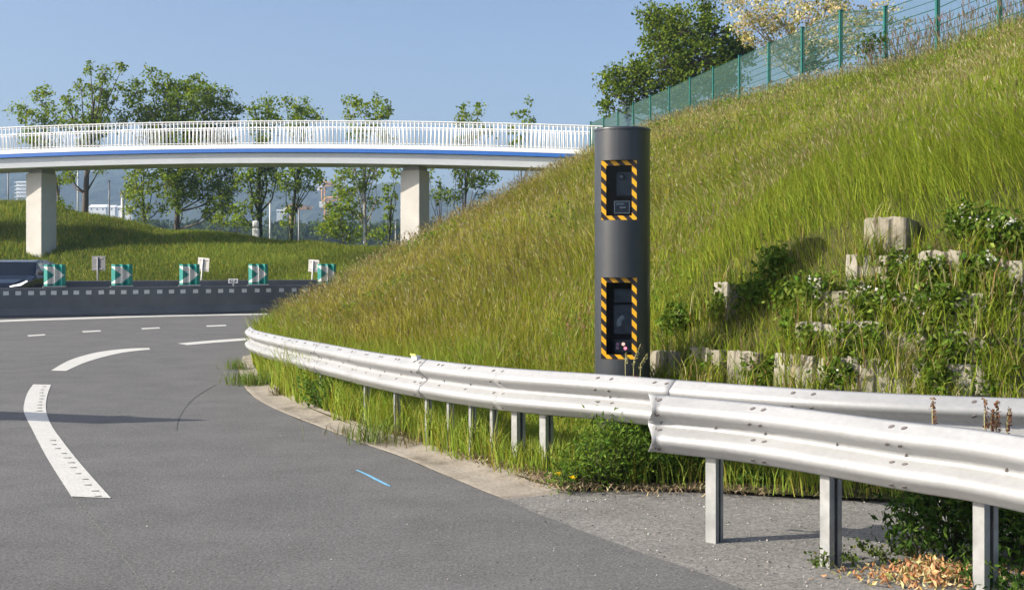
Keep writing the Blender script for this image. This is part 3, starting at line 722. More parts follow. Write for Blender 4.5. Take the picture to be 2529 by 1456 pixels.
def chevron_mesh():
    m = MB(); xs = [-.27, -.165, -.085, 0, .085, .17, .265]; ys = [0, -.03, .045, -.03, .045, -.03, .05]
    xs = [-.27, -.17, -.075, .015, .10, .185, .265]; ys = [.05, -.035, .05, -.035, .05, -.035, .05][::1]
    ys = [.04, -.04, .05, -.04, .05, -.04, .05]
    vs = [(x, y, z) for x, y in zip(xs, ys) for z in (0, .56)]; vs += [(x, .08, z) for x in (xs[0], xs[-1]) for z in (0, .56)]
    f = [(2 * i, 2 * i + 2, 2 * i + 3, 2 * i + 1) for i in range(6)]
    f += [(14, 0, 1, 15), (12, 16, 17, 13), (16, 14, 15, 17), (1, 3, 5, 7, 9, 11, 13, 17, 15)]
    m.add(vs, f); return m
chp = None
clab = ['green chevron panel half hidden behind the dark car, on the barrier', 'green chevron panel on the barrier, standing alone right of the bridge pier', 'green chevron panel on the barrier overlapped by a white sign back', 'green chevron panel on the barrier just right of the small numbered plate', 'green chevron panel on the barrier partly hidden by the grass of the bank']
for u, lab in zip((135, 301, 468, 638, 808), clab):
    l = bx(u); p, a, nn = r1.at(l)
    if chp is None:
        chp = empty('chevron_sign'); chevron_mesh().build('chevron_panel', M['chevron'], chp)
        m = MB(); m.box(-.29, .29, -.05, .07, -.03, .0); m.tube([(-.27, -.0, -.03), (-.27, 0, -.06)], .03, 8); m.build('foot_plate', M['pole_grey'], chp)
        o = chp
    else: o = copy_tree(chp)
    o.location = (p[0], p[1], .805); o.rotation_euler = (0, 0, R(random.uniform(8, 16)))
    tag(o, lab, 'chevron sign', 'chevron signs on the concrete barrier')

# small numbered plate
p, a, nn = r1.at(bx(576)); pl = empty('distance_marker', (p[0], p[1], .76), R(6), label='small white plate numbered 62.8 standing on the concrete barrier', cat='marker plate')
m = MB(); m.box(-.02, .02, .01, .03, 0, .1); m.build('post', M['pole_white'], pl)
m = MB(); m.box(-.13, .13, -.004, .006, .075, .2); m.build('plate', M['white_paint'], pl, .006)
cu = bpy.data.curves.new('number', 'FONT'); cu.body = '62.8'; cu.size = .115; cu.align_x = 'CENTER'; cu.extrude = .001; cu.offset = .0015
to = bpy.data.objects.new('number', cu); COL.objects.link(to)
dg = bpy.context.evaluated_depsgraph_get(); me = bpy.data.meshes.new_from_object(to.evaluated_get(dg)); bpy.data.objects.remove(to)
me.materials.clear(); me.materials.append(M['dark']); no = bpy.data.objects.new('number', me); COL.objects.link(no); no.parent = pl
no.location = (-.005, -.0065, .098); no.rotation_euler = (R(90), 0, 0)

def back_sign(u, v0, v1, w, Y, lab, mat, tilt=0.):
    s = FPX / Y; b = at(u, v1, Y); t = at(u, v0, Y); hgt = t.z - b.z
    root = empty('sign_back', (b.x, b.y, 0), R(-14), label=lab, cat='road sign', group='road signs seen from behind beyond the far barrier'); root.rotation_euler[1] = R(tilt)
    m = MB(); m.box(-w / 2, w / 2, -.012, 0, b.z, t.z); m.build('plate', mat, root, .03)
    m = MB(); m.tube([(-.02, -.045, 0), (-.02, -.045, t.z - .04)], .03, 8); m.build('post', M['pole_white'] if mat is M['sign_back'] else M['pole_grey'], root)
    for z in (b.z + .07, t.z - .09): m = MB(); m.box(-w * .3, w * .3, -.035, -.013, z - .015, z + .015); m.build('bracket', M['pole_grey'], root)
sg = simple('sign_back_shaded', (.16, .16, .17), .6, .1)  # sign back in shade: the shade is painted into this darker colour
back_sign(244, 632, 668, .58, 46.5, 'grey shaded back of a square sign on a post, nearest the bridge pier', sg)
back_sign(496, 636, 669, .48, 46, 'white back of a tilted sign above a green chevron panel', M['sign_back'], 5)
back_sign(771, 641, 671, .43, 45.6, 'white back of a square sign beside the edge of the near bank', M['sign_back'], 3)

# ------------------------------------------------------------------ dark car on the other carriageway
def car():
    p = at(-20, 700, 36.6); root = empty('car', (p.x, p.y, 0), R(-87), label='dark blue car with lit headlamp passing behind the barrier', cat='car')
    # local +x is forward; stations: (x, half width, belt z, hood/roof half width, top z)
    st = [(0, .62, .55, .5, .62), (-.08, .8, .68, .62, .78), (-.5, .89, .82, .75, .89), (-1.05, .92, .9, .78, .96), (-1.25, .92, .93, .75, 1.0), (-1.95, .92, .95, .66, 1.42), (-2.4, .92, .95, .64, 1.48), (-3.2, .92, .97, .64, 1.47), (-3.9, .91, .99, .62, 1.38), (-4.3, .86, 1.02, .66, 1.1), (-4.42, .8, .7, .7, .8)]
    m = MB(); n = 8
    vs = []
    for x, hw, bz, tw, tz in st:
        vs += [(x, -hw * .93, .24), (x, -hw, .5), (x, -hw * .985, bz), (x, -tw, tz), (x, tw, tz), (x, hw * .985, bz), (x, hw, .5), (x, hw * .93, .24)]
    f = [(i * n + j, (i + 1) * n + j, (i + 1) * n + (j + 1) % n, i * n + (j + 1) % n) for i in range(len(st) - 1) for j in range(n)]
    f = [g[::-1] for g in f] + [tuple(range(n)), tuple((len(st) - 1) * n + k for k in range(n - 1, -1, -1))]
    m.add(vs, f, 0, False); body = m.build('body', M['car_paint'], root, .04)
    S_ = {x: (hw, bz, tw, tz) for x, hw, bz, tw, tz in st}
    def side(x, t, sgn, o=.008):       # a point on the cabin side: t = 0 belt, 1 roof
        hw, bz, tw, tz = S_[x]; return Vector((x, sgn * (hw * .985 * (1 - t) + tw * t + o), bz * (1 - t) + tz * t))
    a, b = S_[-1.25], S_[-1.95]
    m = MB(); c = lambda x, s, t, y: (x, y, 0)
    L0, L1 = Vector((-1.25, 0, 1.0)), Vector((-1.95, 0, 1.42)); nv = Vector((.5, 0, .87)) * .006
    q = [L0.lerp(L1, .06) + nv + Vector((0, y, 0)) for y in (-.7, .7)] + [L0.lerp(L1, .94) + nv + Vector((0, y, 0)) for y in (.61, -.61)]
    m.add(q, [(0, 1, 2, 3)]); m.build('windscreen', M['glass_dark'], root)
    for sgn in (-1, 1):
        for x0, x1, xa in ((-1.95, -2.4, None), (-2.4, -3.2, None), (-3.2, -3.9, None)):
            m = MB(); q = [side(x0, .1, sgn), side(x1, .1, sgn), side(x1, .88, sgn), side(x0, .88, sgn)]
            c = sum(q, Vector()) / 4; q = [c + (v - c) * .93 for v in q]
            m.add(q, [(0, 1, 2, 3) if sgn < 0 else (3, 2, 1, 0)]); m.build('side_window', M['glass_side'], root)
        m = MB(); hl = [Vector((-.02, sgn * .5, .68)), Vector((-.1, sgn * .76, .75)), Vector((-.42, sgn * .885, .85)), Vector((-.42, sgn * .9, .815)), Vector((-.1, sgn * .82, .7)), Vector((.0, sgn * .52, .655))]
        hl = [h + Vector((.025, sgn * .02, .01)) for h in hl]; m.add(hl, [tuple(range(6))]); m.build('headlight', M['head_lamp'], root)
        m = MB(); m.box(-1.5, -1.36, sgn * .98 - .1, sgn * .98 + .1, 1.0, 1.13); m.build('wing_mirror', M['dark'], root, .03)
        for x in (-.85, -3.55):
            m = MB(); m.tube([(x, sgn * .72, .33), (x, sgn * .94, .33)], .33, 24); wh = m.build('wheel', M['tyre'], root)
            m = MB(); m.tube([(x, sgn * .9, .33), (x, sgn * .955, .33)], .21, 16); m.build('rim', M['rim'], wh)
        for x in (-2.25, -3.1):
            m = MB(); m.box(x - .08, x + .08, sgn * .925 - .012, sgn * .925 + .012, .84, .87); m.build('door_handle', M['dark'], root)
    m = MB(); m.box(.005, .02, -.26, .26, .42, .53); m.build('number_plate', M['white_plastic'], root)
    m = MB(); m.box(-.02, .015, -.42, .42, .57, .64); m.build('grille', M['dark'], root)
car()

# ------------------------------------------------------------------ trees
GREEN = [(.11, .175, .013), (.175, .26, .02), (.24, .33, .03), (.32, .38, .055)]
def tree(name, lab, Y, base, lobes, r0, cols, wts, leaf=.19, dens=1., bark='bark', group=None, depth=1.2, base_z=None, twig=True, cat='tree', sub=.38):
    s = FPX / Y; b = at(base[0], base[1], Y)
    b.z = base_z if base_z is not None else min(b.z, far_z(b.x, b.y)) - .1
    root = empty(name, b, label=lab, cat=cat, group=group)
    C, Rr = [], []
    for L in lobes:
        u, v, r = L[:3]; c = at(u, v, Y); c.y += random.uniform(-1, 1) * depth if len(L) < 4 else L[3]; C.append(c); Rr.append(r / s)
    tp = sum(C, Vector()) / len(C); hi = max(c.z for c in C); tp.z = b.z + (hi - b.z) * .8
    N = 9; tr = []
    for k in range(N):
        t = k / (N - 1); p = b.lerp(Vector((b.x + (tp.x - b.x) * t ** 1.4, b.y + (tp.y - b.y) * t, tp.z)), t); p.x = b.x + (tp.x - b.x) * t ** 1.4 + .12 * math.sin(3 * t + b.x) * t; tr.append(p)
    m = MB(); m.tube([p - b for p in tr], [r0 * (1 - .8 * k / (N - 1)) * (1.25 if k == 0 else 1) for k in range(N)], 8)
    P = []
    for c, rr in zip(C, Rr):
        zt_ = min(max(b.z + (c.z - b.z) * .55, b.z + .12 * (hi - b.z)), tp.z); k = min(N - 1, max(1, int(round((zt_ - b.z) / (tp.z - b.z + 1e-6) * (N - 1))))); p = tr[k]
        mid = p.lerp(c, .5); mid.z -= .08 * (c - p).length; mid += Vector((random.uniform(-.1, .1), random.uniform(-.1, .1), 0)) * (c - p).length
        m.tube([p - b, mid - b, c - b], [r0 * .34 * (1 - .5 * k / N), r0 * .22, r0 * .07], 5)
        ns = max(3, int(11 * dens * (rr / sub / 2.0) ** 2 + 3))
        for q in range(ns):
            g = rng.normal(size=3); g /= np.linalg.norm(g); g *= rr * rng.uniform(.25, 1) ** .6; sc = c + Vector(g)
            if twig: m.tube([c - b, (c.lerp(sc, .6) + Vector((0, 0, -.05))) - b, sc - b], [r0 * .07, r0 * .045, r0 * .02], 3, cap=False)
            nl = int(15 * (sub / .38) ** 2 * (.24 / leaf) ** 1.2); e = rng.normal(size=(nl, 3)) * np.array([sub, sub, sub * .75]) * .55 * rng.uniform(.6, 1.25)
            P.append(np.array(sc - b) + e)
    m.build('trunk', M[bark], root)
    P = np.concatenate(P); n = len(P)
    leaves('crown', P, leaf * rng.uniform(.6, 1.3, n), palette(n, cols, wts), M['leaf'], root, aspect=.7)
    return root
GRP = 'trees behind the footbridge'
W1 = [2, 4, 4, 1.5]
tree('broadleaf_tree', 'small forked tree rising above the far left end of the bridge railing', 80, (150, 520), [(62, 285, 26), (85, 245, 22), (122, 230, 20), (118, 265, 22), (95, 300, 36), (135, 300, 26), (85, 335, 34), (150, 440, 26), (125, 350, 30)], .13, GREEN, W1, group=GRP)
tree('broadleaf_tree', 'open branching tree with a bare forked trunk beside the left bridge pier', 78, (210, 512), [(292, 165, 16), (268, 190, 26), (228, 172, 16), (245, 215, 32), (205, 225, 24), (282, 215, 20), (180, 255, 26), (225, 262, 38), (265, 258, 28), (190, 300, 38), (235, 310, 40), (270, 320, 26), (215, 360, 36), (180, 430, 22), (158, 440, 16), (245, 415, 24)], .24, GREEN, W1, group=GRP, sub=.3)
tree('broadleaf_tree', 'broad dense tree with the widest crown above the bridge', 79, (435, 548), [(362, 172, 14), (395, 205, 30), (430, 210, 34), (470, 215, 36), (510, 235, 36), (545, 245, 34), (350, 235, 34), (335, 275, 36), (400, 260, 46), (450, 265, 50), (505, 280, 48), (555, 280, 36), (583, 262, 14), (305, 300, 22), (380, 310, 50), (470, 330, 60), (530, 340, 50), (400, 370, 50), (500, 400, 60), (545, 430, 46), (480, 450, 50), (540, 480, 40), (430, 460, 40), (560, 510, 32), (460, 500, 30), (580, 470, 24), (520, 520, 24), (420, 420, 40)], .2, GREEN, [4, 4, 3, 1], group=GRP, dens=1.5)
tree('broadleaf_tree', 'yellowish slender tree standing left of the broad dense tree below the bridge', 76, (356, 536), [(345, 425, 26), (375, 430, 26), (330, 465, 28), (385, 470, 24), (360, 400, 30), (345, 500, 22), (395, 505, 22), (315, 455, 16), (370, 520, 18)], .15, GREEN, [1, 3, 4, 3], group=GRP, bark='ivy_bark')
tree('ivy_clad_tree', 'dark ivy clad tree standing right of the broad dense tree', 77, (640, 568), [(655, 255, 22), (640, 285, 26), (670, 275, 24), (655, 320, 34), (690, 300, 16), (620, 420, 30), (655, 425, 40), (690, 440, 36), (640, 470, 34), (610, 450, 22), (600, 520, 22), (625, 500, 22), (660, 400, 34), (640, 530, 14), (655, 365, 30)], .26, GREEN, [4, 4, 2, 1], group=GRP, bark='ivy_bark')
tree('ivy_clad_tree', 'tall tree leaning right with an ivy wrapped trunk and wide top', 76, (716, 576), [(712, 260, 16), (745, 262, 26), (725, 280, 28), (760, 285, 28), (790, 290, 14), (740, 320, 32), (770, 430, 26), (735, 420, 36), (710, 450, 30), (750, 460, 26), (785, 445, 16), (722, 500, 18), (716, 530, 12), (715, 555, 10), (740, 380, 30)], .16, GREEN, [3, 4, 3, 1], group=GRP, bark='ivy_bark')
tree('broadleaf_tree', 'airy twin topped tree left of the right bridge pier', 74, (905, 594), [(868, 255, 18), (885, 248, 14), (925, 250, 22), (955, 258, 18), (945, 285, 24), (905, 270, 22), (865, 285, 18), (920, 310, 28), (885, 330, 28), (955, 340, 20), (880, 420, 34), (850, 440, 30), (900, 450, 34), (925, 420, 24), (870, 480, 30), (840, 470, 18), (915, 500, 20), (895, 540, 16), (905, 565, 10)], .15, GREEN, [2, 4, 4, 2], group=GRP, bark='pale_bark', sub=.3)
tree('bushy_young_tree', 'low bushy light green tree on the crest left of the airy tree', 70, (850, 592), [(830, 500, 24), (855, 510, 28), (815, 535, 20), (845, 545, 30), (875, 540, 24), (825, 570, 22), (860, 575, 24), (885, 575, 16), (840, 480, 14)], .07, GREEN, [1, 4, 5, 2], group=GRP, leaf=.2)
tree('ivy_clad_tree', 'thin crooked ivy covered trunk with little crown beside the right pier', 72, (958, 596), [(968, 425, 16), (985, 430, 14), (962, 460, 14), (955, 490, 14), (965, 515, 14), (952, 540, 12), (960, 562, 12), (945, 578, 12), (975, 480, 8)], .12, GREEN, [2, 4, 4, 1], group=GRP, bark='ivy_bark', sub=.26)
tree('broadleaf_tree', 'small round topped tree right behind the right bridge pier', 80, (1090, 545), [(1090, 455, 14), (1078, 475, 16), (1105, 478, 16), (1092, 495, 18), (1060, 440, 10), (1062, 420, 8), (1125, 490, 16)], .09, GREEN, [3, 4, 2, 1], group=GRP, sub=.28)
tree('broadleaf_tree', 'double topped tree with a dark trunk between the right pier and the bank', 76, (1138, 505), [(1142, 262, 14), (1150, 280, 16), (1188, 270, 12), (1180, 292, 18), (1140, 305, 20), (1165, 325, 24), (1205, 320, 18), (1140, 350, 20), (1130, 425, 24), (1150, 440, 26), (1175, 430, 28), (1200, 430, 24), (1140, 465, 18), (1185, 460, 22), (1215, 440, 14)], .13, GREEN, [3, 4, 3, 1], group=GRP, sub=.28)
tree('sapling', 'sparse sapling rising over the bridge railing near the bank', 74, (1285, 470), [(1308, 248, 10), (1300, 275, 13), (1310, 290, 12), (1275, 290, 12), (1298, 305, 15), (1268, 320, 15), (1290, 340, 16), (1262, 350, 14), (1280, 370, 14)], .06, GREEN, [3, 4, 2, 1], group=GRP, sub=.22)
gz = 6.3
tree('leafy_tree', 'dark green leafy tree behind the mesh fence on the bank', 54, (1700, 300), [(1660, 40, 50), (1610, 40, 36), (1625, 95, 50), (1690, 80, 60), (1760, 90, 56), (1745, 40, 30), (1640, 160, 70), (1720, 160, 70), (1790, 150, 56), (1560, 175, 44), (1515, 195, 30), (1590, 220, 60), (1530, 240, 40), (1680, 230, 70), (1770, 210, 60), (1830, 140, 32), (1500, 265, 24), (1850, 120, 20), (1800, 120, 40), (1840, 95, 18), (1740, 10, 22), (1500, 180, 12), (1492, 215, 12)], .2, [(.08, .13, .01), (.125, .19, .016), (.18, .245, .025), (.24, .29, .04)], [4, 4, 3, 1], leaf=.16, dens=2.3, base_z=gz, depth=1.0, sub=.33)
CREAM = [(.72, .62, .34), (.62, .5, .26), (.3, .34, .07), (.18, .24, .04), (.75, .68, .45)]
tree('blossoming_tree', 'cream blossoming tree with thin branches behind the mesh fence', 42, (1965, 200), [(1800, 15, 34), (1850, 25, 40), (1900, 40, 44), (1880, 75, 40), (1940, 60, 46), (1990, 50, 44), (1960, 95, 40), (2010, 100, 40), (1920, 110, 36), (2040, 20, 36), (2090, 10, 30), (2060, 60, 36), (2120, 40, 34), (2160, 25, 30), (2190, 30, 22), (2110, 80, 30), (2060, 110, 40), (2000, 140, 44), (1950, 140, 40), (2080, 130, 30), (2215, 45, 16), (2240, 60, 12), (1830, 60, 24), (1890, 5, 30), (1980, -20, 50), (2060, -30, 50), (1850, 95, 24)], .11, CREAM, [4, 3, 2, 2, 3], leaf=.105, dens=1.25, base_z=gz - .2, depth=.7, bark='pale_bark', sub=.24)
for u, v, Y, r, lab in ((585, 545, 73, 20, 'round light green bush right of the broad dense tree'), (540, 540, 74, 16, 'small bush at the foot of the broad dense tree'), (800, 565, 70, 20, 'bush left of the bushy young tree'), (320, 520, 76, 16, 'bush at the foot of the yellowish slender tree'), (150, 505, 74, 18, 'bush against the right side of the left bridge pier'), (930, 580, 68, 16, 'bush at the foot of the airy twin topped tree')):
    tree('bush', lab, Y, (u, v + r), [(u - r * .6, v + r * .2, r * .7), (u + r * .5, v, r * .8), (u, v - r * .5, r * .7), (u + r, v + r * .5, r * .6)], .04, GREEN, [1, 4, 4, 2], leaf=.15, sub=.25, depth=.4, cat='bush', group='bushes on the far crest')
tree('bush', 'blue green bush behind the fence under the blossoming tree', 38, (2005, 185), [(2000, 140, 24), (2015, 155, 22), (1990, 160, 20), (2005, 120, 12)], .04, [(.02, .05, .025), (.035, .075, .03), (.05, .09, .035)], [2, 3, 1], leaf=.1, dens=1.6, base_z=gz, sub=.2, depth=.3, cat='bush', group='bushes along the mesh fence')
tree('bush', 'bright green bush on the crest below the tall fence posts', 30, (2150, 130), [(2130, 108, 18), (2155, 100, 18), (2175, 112, 18), (2145, 125, 20), (2185, 92, 8)], .03, [(.06, .12, .015), (.09, .15, .02), (.13, .18, .03)], [2, 3, 1], leaf=.08, dens=1.6, base_z=gz - .1, sub=.16, depth=.25, cat='bush', group='bushes along the mesh fence')

# ------------------------------------------------------------------ posts and distant things
def pole(u, v0, v1, Y, r, mat, lab, name='utility_pole', arm=None):
    b = at(u, v1, Y); t = at(u, v0, Y); root = empty(name, (b.x, b.y, b.z), label=lab, cat='pole', group='poles beyond the far bank')
    m = MB(); m.tube([(0, 0, min(-.2, far_z(b.x, b.y) - b.z - .1)), (0, 0, t.z - b.z)], [r, r * .85], 8); m.build('shaft', mat, root)
    m = MB(); m.box(-r * 1.3, r * 1.3, -r * 1.3, r * 1.3, t.z - b.z, t.z - b.z + r); m.build('cap', M['pole_grey'], root)
    if arm:
        m = MB(); m.box(.0, .35, -.03, .03, t.z - b.z - .16, t.z - b.z - .1); m.box(.3, .66, -.07, .07, t.z - b.z - .34, t.z - b.z - .14, 0, Matrix.Rotation(0, 4, 'Z')); m.build('camera_arm', M['dark'], root, .02)
pole(20, 415, 492, 82, .05, M['pole_grey'], 'thin dark pole far left, left of the bridge pier')
pole(192, 418, 510, 82, .05, M['pole_white'], 'thin white pole just left of the bare forked trunk')
pole(270, 448, 530, 80, .055, M['pole_grey'], 'thin grey pole standing alone right of the bare forked trunk')
pole(303, 478, 532, 78, .13, M['pole_white'], 'thick white post with a dark camera on an arm', 'camera_post', True)
pole(667, 502, 578, 73, .06, M['pole_white'], 'white post between the two ivy clad trees')
pole(738, 516, 592, 72, .05, M['pole_grey'], 'dark leaning pole right of the ivy wrapped leaning tree')
pole(899, 538, 598, 70, .05, M['pole_white'], 'pale post at the foot of the airy twin topped tree')
pole(977, 545, 590, 76, .04, M['pole_white'], 'short pale post close to the right bridge pier')
b = at(632, 578, 74); cb = empty('utility_cabinet', b, label='white two part cabinet on the crest among the ivy clad trunks', cat='cabinet')
m = MB(); m.box(-.19, .19, -.12, .12, min(-.3, far_z(b.x, b.y) - b.z - .1), .36); m.build('cabinet_base', M['white_plastic'], cb, .05)
m = MB(); m.box(-.2, .17, -.12, .12, .39, .82); m.build('cabinet_top', M['white_plastic'], cb, .1)

def house(u, vb, w, h, Y, lab, floors=2, name='house', roof=True, cat='building', grp=None):
    b = at(u, vb, Y); root = empty(name, b, R(random.uniform(-25, 5)), label=lab, cat=cat, group=grp)
    m = MB(); m.box(-w / 2, w / 2, 0, w * .7, -15, h); m.build('wall', M['far_white'], root)
    if roof:
        m = MB(); m.add([(-w / 2 - .5, -.5, h), (w / 2 + .5, -.5, h), (w / 2 + .5, w * .7 + .5, h), (-w / 2 - .5, w * .7 + .5, h), (-w / 2, w * .35, h + w * .18), (w / 2, w * .35, h + w * .18)], [(0, 1, 5, 4), (2, 3, 4, 5), (1, 2, 5), (3, 0, 4), (3, 2, 1, 0)]); m.build('roof', M['far_white'], root)
    for f in range(floors):
        z = h * (f + .35) / floors; m = MB(); n = max(2, int(w / 5))
        if roof:
            for k in range(n): x = -w / 2 + w * (k + .5) / n; m.box(x - .7, x + .7, -.06, .1, z, z + h / floors * .4)
        else: m.box(-w / 2 + .6, w / 2 - .6, -.06, .2, z, z + h / floors * .42)
        m.build('window', M['far_window'], root)
    if not roof:
        for f in range(1, floors + 1):
            z = h * f / floors; m = MB(); m.box(-w / 2 - 1, w / 2 + 1, -1.6, -.05, z - 1.5, z - .6); m.build('balcony', M['far_white'], root)
house(57, 492, 13, 17, 1150, 'distant white apartment block with stacked balconies beside the left pier', 5, 'apartment_block', False)
hl = ['row of low white houses just right of the bare forked trunk', 'white house far down in the valley behind the thin grey pole', 'white house far off beside the thick white post', 'white house far off right of the thick white post']
for (u, w), lab in zip(((240, 17), (268, 13), (288, 9), (316, 8)), hl):
    house(u, 523, w, 4.2, 1150, lab, 1, grp='white houses in the valley')
house(690, 527, 5, 2.5, 1100, 'small white house far off left of the lowest orange crane', 1, grp='white houses in the valley')
def crane(u, v, vb, jib, cj, Y, lab, dz=0.):
    b = at(u, vb, Y); t = at(u, v, Y); hgt = t.z - b.z; s = Y / FPX; root = empty('tower_crane', b, label=lab, cat='crane', group='orange tower cranes far off')
    m = MB(); w = 1.0
    for x in (-w, w):
        for y in (-w, w): m.tube([(x, y, -10), (x, y, hgt)], .3, 4)
    z = 0.
    while z < hgt - 1: m.tube([(-w, -w, z), (w, -w, min(z + 3, hgt))], .2, 3); z += 3
    m.build('mast', M['crane'], root)
    m = MB(); L = jib * s; tz = dz * s
    m.tube([(0, 0, hgt + 1), (L, 0, hgt + 1 + tz)], .35, 4); m.tube([(0, 0, hgt + 4), (L, 0, hgt + 2.2 + tz)], .35, 4)
    k = 0.
    while k < 1: m.tube([(L * k, 0, hgt + 1 + tz * k), (L * (k + .05), 0, hgt + 4 - 1.5 * k + tz * k)], .25, 3); k += .1
    m.build('jib', M['crane'], root)
    m = MB(); m.tube([(-cj * s, 0, hgt + 1), (0, 0, hgt + 4)], .4, 4); m.tube([(-cj * s, 0, hgt + 1), (0, 0, hgt + 1)], .4, 4); m.build('counter_jib', M['crane'], root)
    m = MB(); m.box(-cj * s - 1.5, -cj * s + 2, -1, 1, hgt - 2, hgt + 1.6); m.build('counterweight', M['far_white'], root)
crane(799, 463, 482, 34, 10, 800, 'highest of the three orange cranes, standing against the sky')
crane(806, 504, 530, 44, 11, 750, 'middle orange crane with a white counterweight and rising jib', 10)
crane(722, 521, 540, 48, 20, 700, 'lowest orange crane with a long level jib above the dark woods')

# unseen sign panel left of the frame, added and shaped to cast the pointed shadow over the lane marking
sgn = empty('shadow_sign', (-8.85, 9.95, 0), R(-16), label='unseen sign panel on posts, added to cast the pointed shadow over the lane marking', cat='road sign')
m = MB(); m.box(-4.2, 0, -.03, .03, 3.0, 3.56); m.build('panel', M['sign_back'], sgn, .008)
for x in (-3.4, -.8):
    m = MB(); m.tube([(x, .1, 0), (x, .1, 3.5)], .05, 8); m.build('post', M['pole_grey'], sgn)

# ------------------------------------------------------------------ concrete planter blocks in the steep bank
def block_mesh(w, h, d, seed):
    rd = random.Random(seed); pts = []; n = 3
    for i in range(n):                  # ribbed front, seen from above
        x0 = -w / 2 + w * i / n; x1 = x0 + w / n
        pts += [(x0 + .004, -d / 2 + .025), (x0 + .02, -d / 2 + rd.uniform(0, .014)), (x1 - .02, -d / 2 + rd.uniform(0, .014)), (x1 - .004, -d / 2 + .025)]
    pts += [(w / 2, -d / 2 + .05), (w / 2 * .96, d / 2), (-w / 2 * .96, d / 2), (-w / 2, -d / 2 + .05)]
    m = MB(); k = len(pts); zs = [0, h * .35, h * .7, h]
    vs = [(x + rd.uniform(-.005, .005), y + rd.uniform(-.006, .006), z + (rd.uniform(-.018, .012) if z == h else 0)) for z in zs for x, y in pts]
    m.add(vs, [(a * k + b, a * k + (b + 1) % k, (a + 1) * k + (b + 1) % k, (a + 1) * k + b) for a in range(3) for b in range(k)] + [tuple(3 * k + b for b in range(k))])
    return m
protos = []
rowname = {1: 'lowest', 2: 'second', 3: 'third', 4: 'fourth', 5: 'topmost'}
BL = [(1, 1676, 866), (1, 1778, 858), (1, 1868, 868), (1, 1988, 874), (1, 2092, 878), (1, 2196, 886), (1, 2318, 896), (1, 2424, 900), (1, 2520, 904),
      (2, 2040, 792), (2, 2146, 795), (2, 2256, 797), (2, 2402, 802), (2, 2508, 802), (3, 1826, 700), (3, 2094, 702), (3, 2286, 702), (3, 2388, 704), (3, 2504, 704),
      (4, 2164, 626), (4, 2340, 620), (4, 2478, 622), (5, 2210, 558)]
where = {(1, 1676): 'first beside the speed camera', (1, 1778): 'second from the speed camera', (1, 1868): 'third from the speed camera', (1, 1988): 'just right of the dark hollow', (1, 2092): 'second right of the dark hollow', (1, 2196): 'third right of the dark hollow',
         (1, 2318): 'right of the dark gap', (1, 2424): 'second right of the dark gap', (1, 2520): 'at the right edge', (2, 2040): 'beside the dark hollow', (2, 2146): 'with a dark joint, second from the hollow', (2, 2256): 'third from the hollow', (2, 2402): 'half covered by bramble', (2, 2508): 'at the right edge',
         (3, 1826): 'standing alone right of the speed camera', (3, 2094): 'among white bramble flowers', (3, 2286): 'above dry brown grass', (3, 2388): 'half hidden in grass', (3, 2504): 'at the right edge', (4, 2164): 'right under the single topmost block', (4, 2340): 'small piece showing in the brambles', (4, 2478): 'near the right edge', (5, 2210): 'standing alone in the grass'}
terrace = []
for i, (rw, u, v) in enumerate(BL):
    p, n = hit(u, v + 30)
    if p is None: continue
    if len(protos) < 4:
        o = block_mesh(.34 + .02 * (len(protos) % 2), .36, .26, i).build('planter_block', M['block'], None, .004); protos.append(o)
    else: o = protos[i % 4].copy(); COL.objects.link(o)
    hn = Vector((n.x, n.y, 0)).normalized()
    zt3 = H + (HZ - v) / FPX * p.y
    o.location = (p.x + hn.x * .085, p.y + hn.y * .085, zt3 - .36 - (.0 if rw in (1, 5) or u == 1826 else random.uniform(0, .07))); o.rotation_euler = (R(-4), 0, math.atan2(hn.y, hn.x) + math.pi / 2 + R(random.uniform(-8, 8)))
    if rw == 5: o.scale = (1.1, 1, 1.15)
    terrace.append((Vector(o.location), o.rotation_euler.z))
    tag(o, 'weathered concrete planter block, %s row, %s' % (rowname[rw], where[(rw, u)]), 'concrete block', 'concrete planter blocks in the steep bank')

# ------------------------------------------------------------------ bushes, weeds and flowers
def shrub(name, lab, lobes, leaf, n, cols, wts, cat, group=None, stems=14, flowers=0, fcol=(.8, .8, .78), fsize=.025, aspect=.6, sub=.06):
    base = sum((Vector(l[0]) for l in lobes), Vector()) / len(lobes); base.z = min(l[0][2] - l[1] for l in lobes)
    root = empty(name, base, label=lab, cat=cat, group=group)
    m = MB(); P = []; F = []
    tot = sum(l[1] ** 2 for l in lobes)
    for c, r in lobes:
        c = Vector(c); k = max(4, int(n * r * r / tot / 12))
        for q in range(k):
            g = rng.normal(size=3); g /= np.linalg.norm(g); g *= r * rng.uniform(.2, 1.05) ** .5; g[2] *= .85
            sc = c + Vector(g); P.append(np.array(sc - base) + rng.normal(size=(12, 3)) * sub)
            if q < stems:
                f = Vector((c.x, c.y, c.z - r)); m.tube([f - base, f.lerp(sc, .5) - base + Vector((0, 0, .03)), sc - base], [.004, .003, .0015], 3, cap=False)
            if q < flowers: F.append(np.array(sc - base) + np.array([0, -.05, .05]))
    m.build('stem', M['ivy_bark'], root)
    P = np.concatenate(P); leaves('foliage', P, leaf * rng.uniform(.6, 1.4, len(P)), palette(len(P), cols, wts), M['leaf'], root, aspect=aspect, updir=.7)
    if F:
        F = np.repeat(np.array(F), 5, 0); F = F + rng.normal(size=F.shape) * fsize * .45
        leaves('blossom', F, np.full(len(F), fsize), palette(len(F), [fcol], [1], .05), M['leaf'], root, aspect=.9)
    return root
BG = [(.06, .115, .014), (.1, .175, .02), (.15, .23, .03), (.21, .27, .05)]
